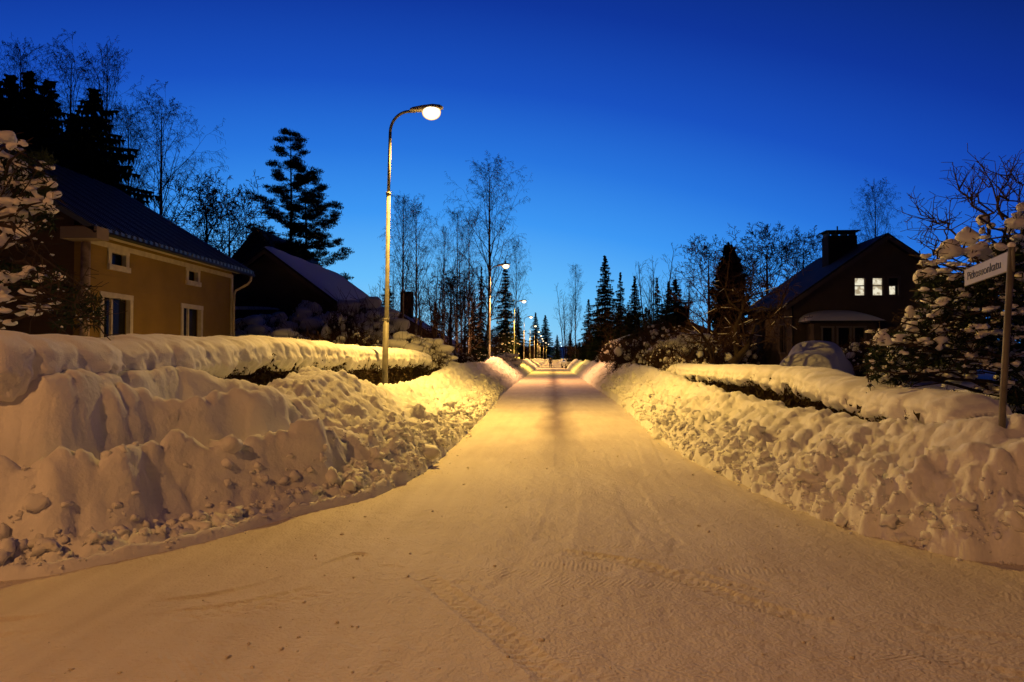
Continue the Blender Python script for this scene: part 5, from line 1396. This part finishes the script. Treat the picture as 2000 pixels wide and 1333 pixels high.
lp = [(5,268,20),(22,285,14,1.3,.8),(46,281,12,1.3,.9),(-5,300,18),(5,318,16),(15,338,16,1.4,.8),(40,326,14,1.2,.9),(48,343,16,1.4,.8),(-4,350,16),(30,360,17,1.4,.8),(5,375,15),(78,358,17,1.2,.9),(98,362,14,1,1),(58,372,13,1.4,.7),
      (106,384,15,.9,1.1),(92,394,13,1.2,.9),(70,396,13),(40,392,14,1.3,.8),(12,400,14),(60,410,12),(32,418,12,1.3,.8),(5,414,12),(50,432,10,1.6,.6),(85,412,10),(100,404,8),(90,432,8,1.3,.7),(75,444,7,1.4,.6),(22,448,8),(50,447,6),
      (-10,500,10),(2,533,8,1.6,.7),(20,537,9,1.6,.6),(42,543,10,1.6,.6),(62,542,11,1.5,.7),(82,540,13,1.5,.8),(104,540,13,1.3,.9),(123,544,12,1.1,.9),(88,529,7),(70,530,6),(54,560,5),(118,583,6,2,.5),(130,590,6,2,.5),(-30,420,20),(-30,340,20),(140,598,4,2,.5)]
puff_tree('snow-puffed tree at the left edge, hanging before the ochre house', lp, (-8.0, 8.6, .3), (-7.5, 8.7, 4.6),
          [(-60,300,100,440,34,6),(0,440,110,560,16,4),(60,560,190,640,22,2.5)], 9, [(-80,300,105,450,.55),(-60,520,120,560,.15),(100,560,200,640,.06)], (7.6, 8.8), needles=14000,
          extra=[(-10,520,125,552,.03,1,.3),(-40,460,60,470,.03,1,.4),(60,545,185,610,.015,2,.4),(40,560,180,640,.012,2,.35)])
# crooked apple tree on the right, pale snow-lined limbs
def apple():
    rs = random.Random(12); b = P(1400, 712, 27); b.z = .5
    t = thing('apple_tree', 'crooked apple tree with a snow-lined slanting trunk behind the right hedge', 'tree', b)
    tr = MB(); sg = []; sn = []
    def limb(pts, r0, r1):
        pp = [P(x, y, 27+dy)-b for x, y, dy in pts]; n = len(pp); tr.tube(pp, [r0+(r1-r0)*k/(n-1) for k in range(n)], 8)
        for a, c in zip(pp[:-1], pp[1:]):
            for k in range(6):
                u = k/6; sn.append((*(a.lerp(c, u)+Vector((0, 0, r0*.8))), ))
        return pp
    L = [limb([(1418,722,0),(1440,700,0),(1458,680,0),(1468,655,.2)], .17, .07), limb([(1440,700,0),(1437,670,.3),(1436,640,.3),(1450,610,.5),(1452,585,.6)], .11, .04),
         limb([(1385,722,.5),(1392,700,.5),(1382,670,.4),(1372,655,.3)], .10, .05), limb([(1450,610,.5),(1425,590,.6),(1415,565,.7)], .05, .02), limb([(1450,610,.5),(1490,600,.2),(1520,612,0)], .05, .015),
         limb([(1468,655,.2),(1475,635,.3),(1500,622,.2)], .05, .02)]
    tr.build('trunk', M['bark'], t, True)
    for pp in L:
        for q in pp[2:]:
            for _ in range(6):
                d = Vector((rs.gauss(0,1), rs.gauss(0,.7), rs.gauss(.4,.6))).normalized(); grow(sg, rs, q, d, rs.uniform(.8, 1.8), .03, 1, 3, (0, .1, .1), .2, (5, 5, 4), False, (35, 80), [], .007)
    V, Q = seg_arrays(sg, 3); link('branches', np_mesh('branches', V, Q), M['twig'], t)
    pick = [s for s in sg if s[6] > .011 and abs(s[5]-s[2]) < .8*math.hypot(s[3]-s[0], s[4]-s[1])][::4]
    V2, Q2 = seg_arrays([(s[0], s[1], s[2]+.02, s[3], s[4], s[5]+.02, .013, .010) for s in pick], 5)
    tag(link('snow_lines', np_mesh('snow_lines', V2, Q2, True), M['cap'], t), kind='stuff')
apple()
# remove the prototypes
for p in PROTO:
    for c in list(p.children): bpy.data.objects.remove(c)
    bpy.data.objects.remove(p)
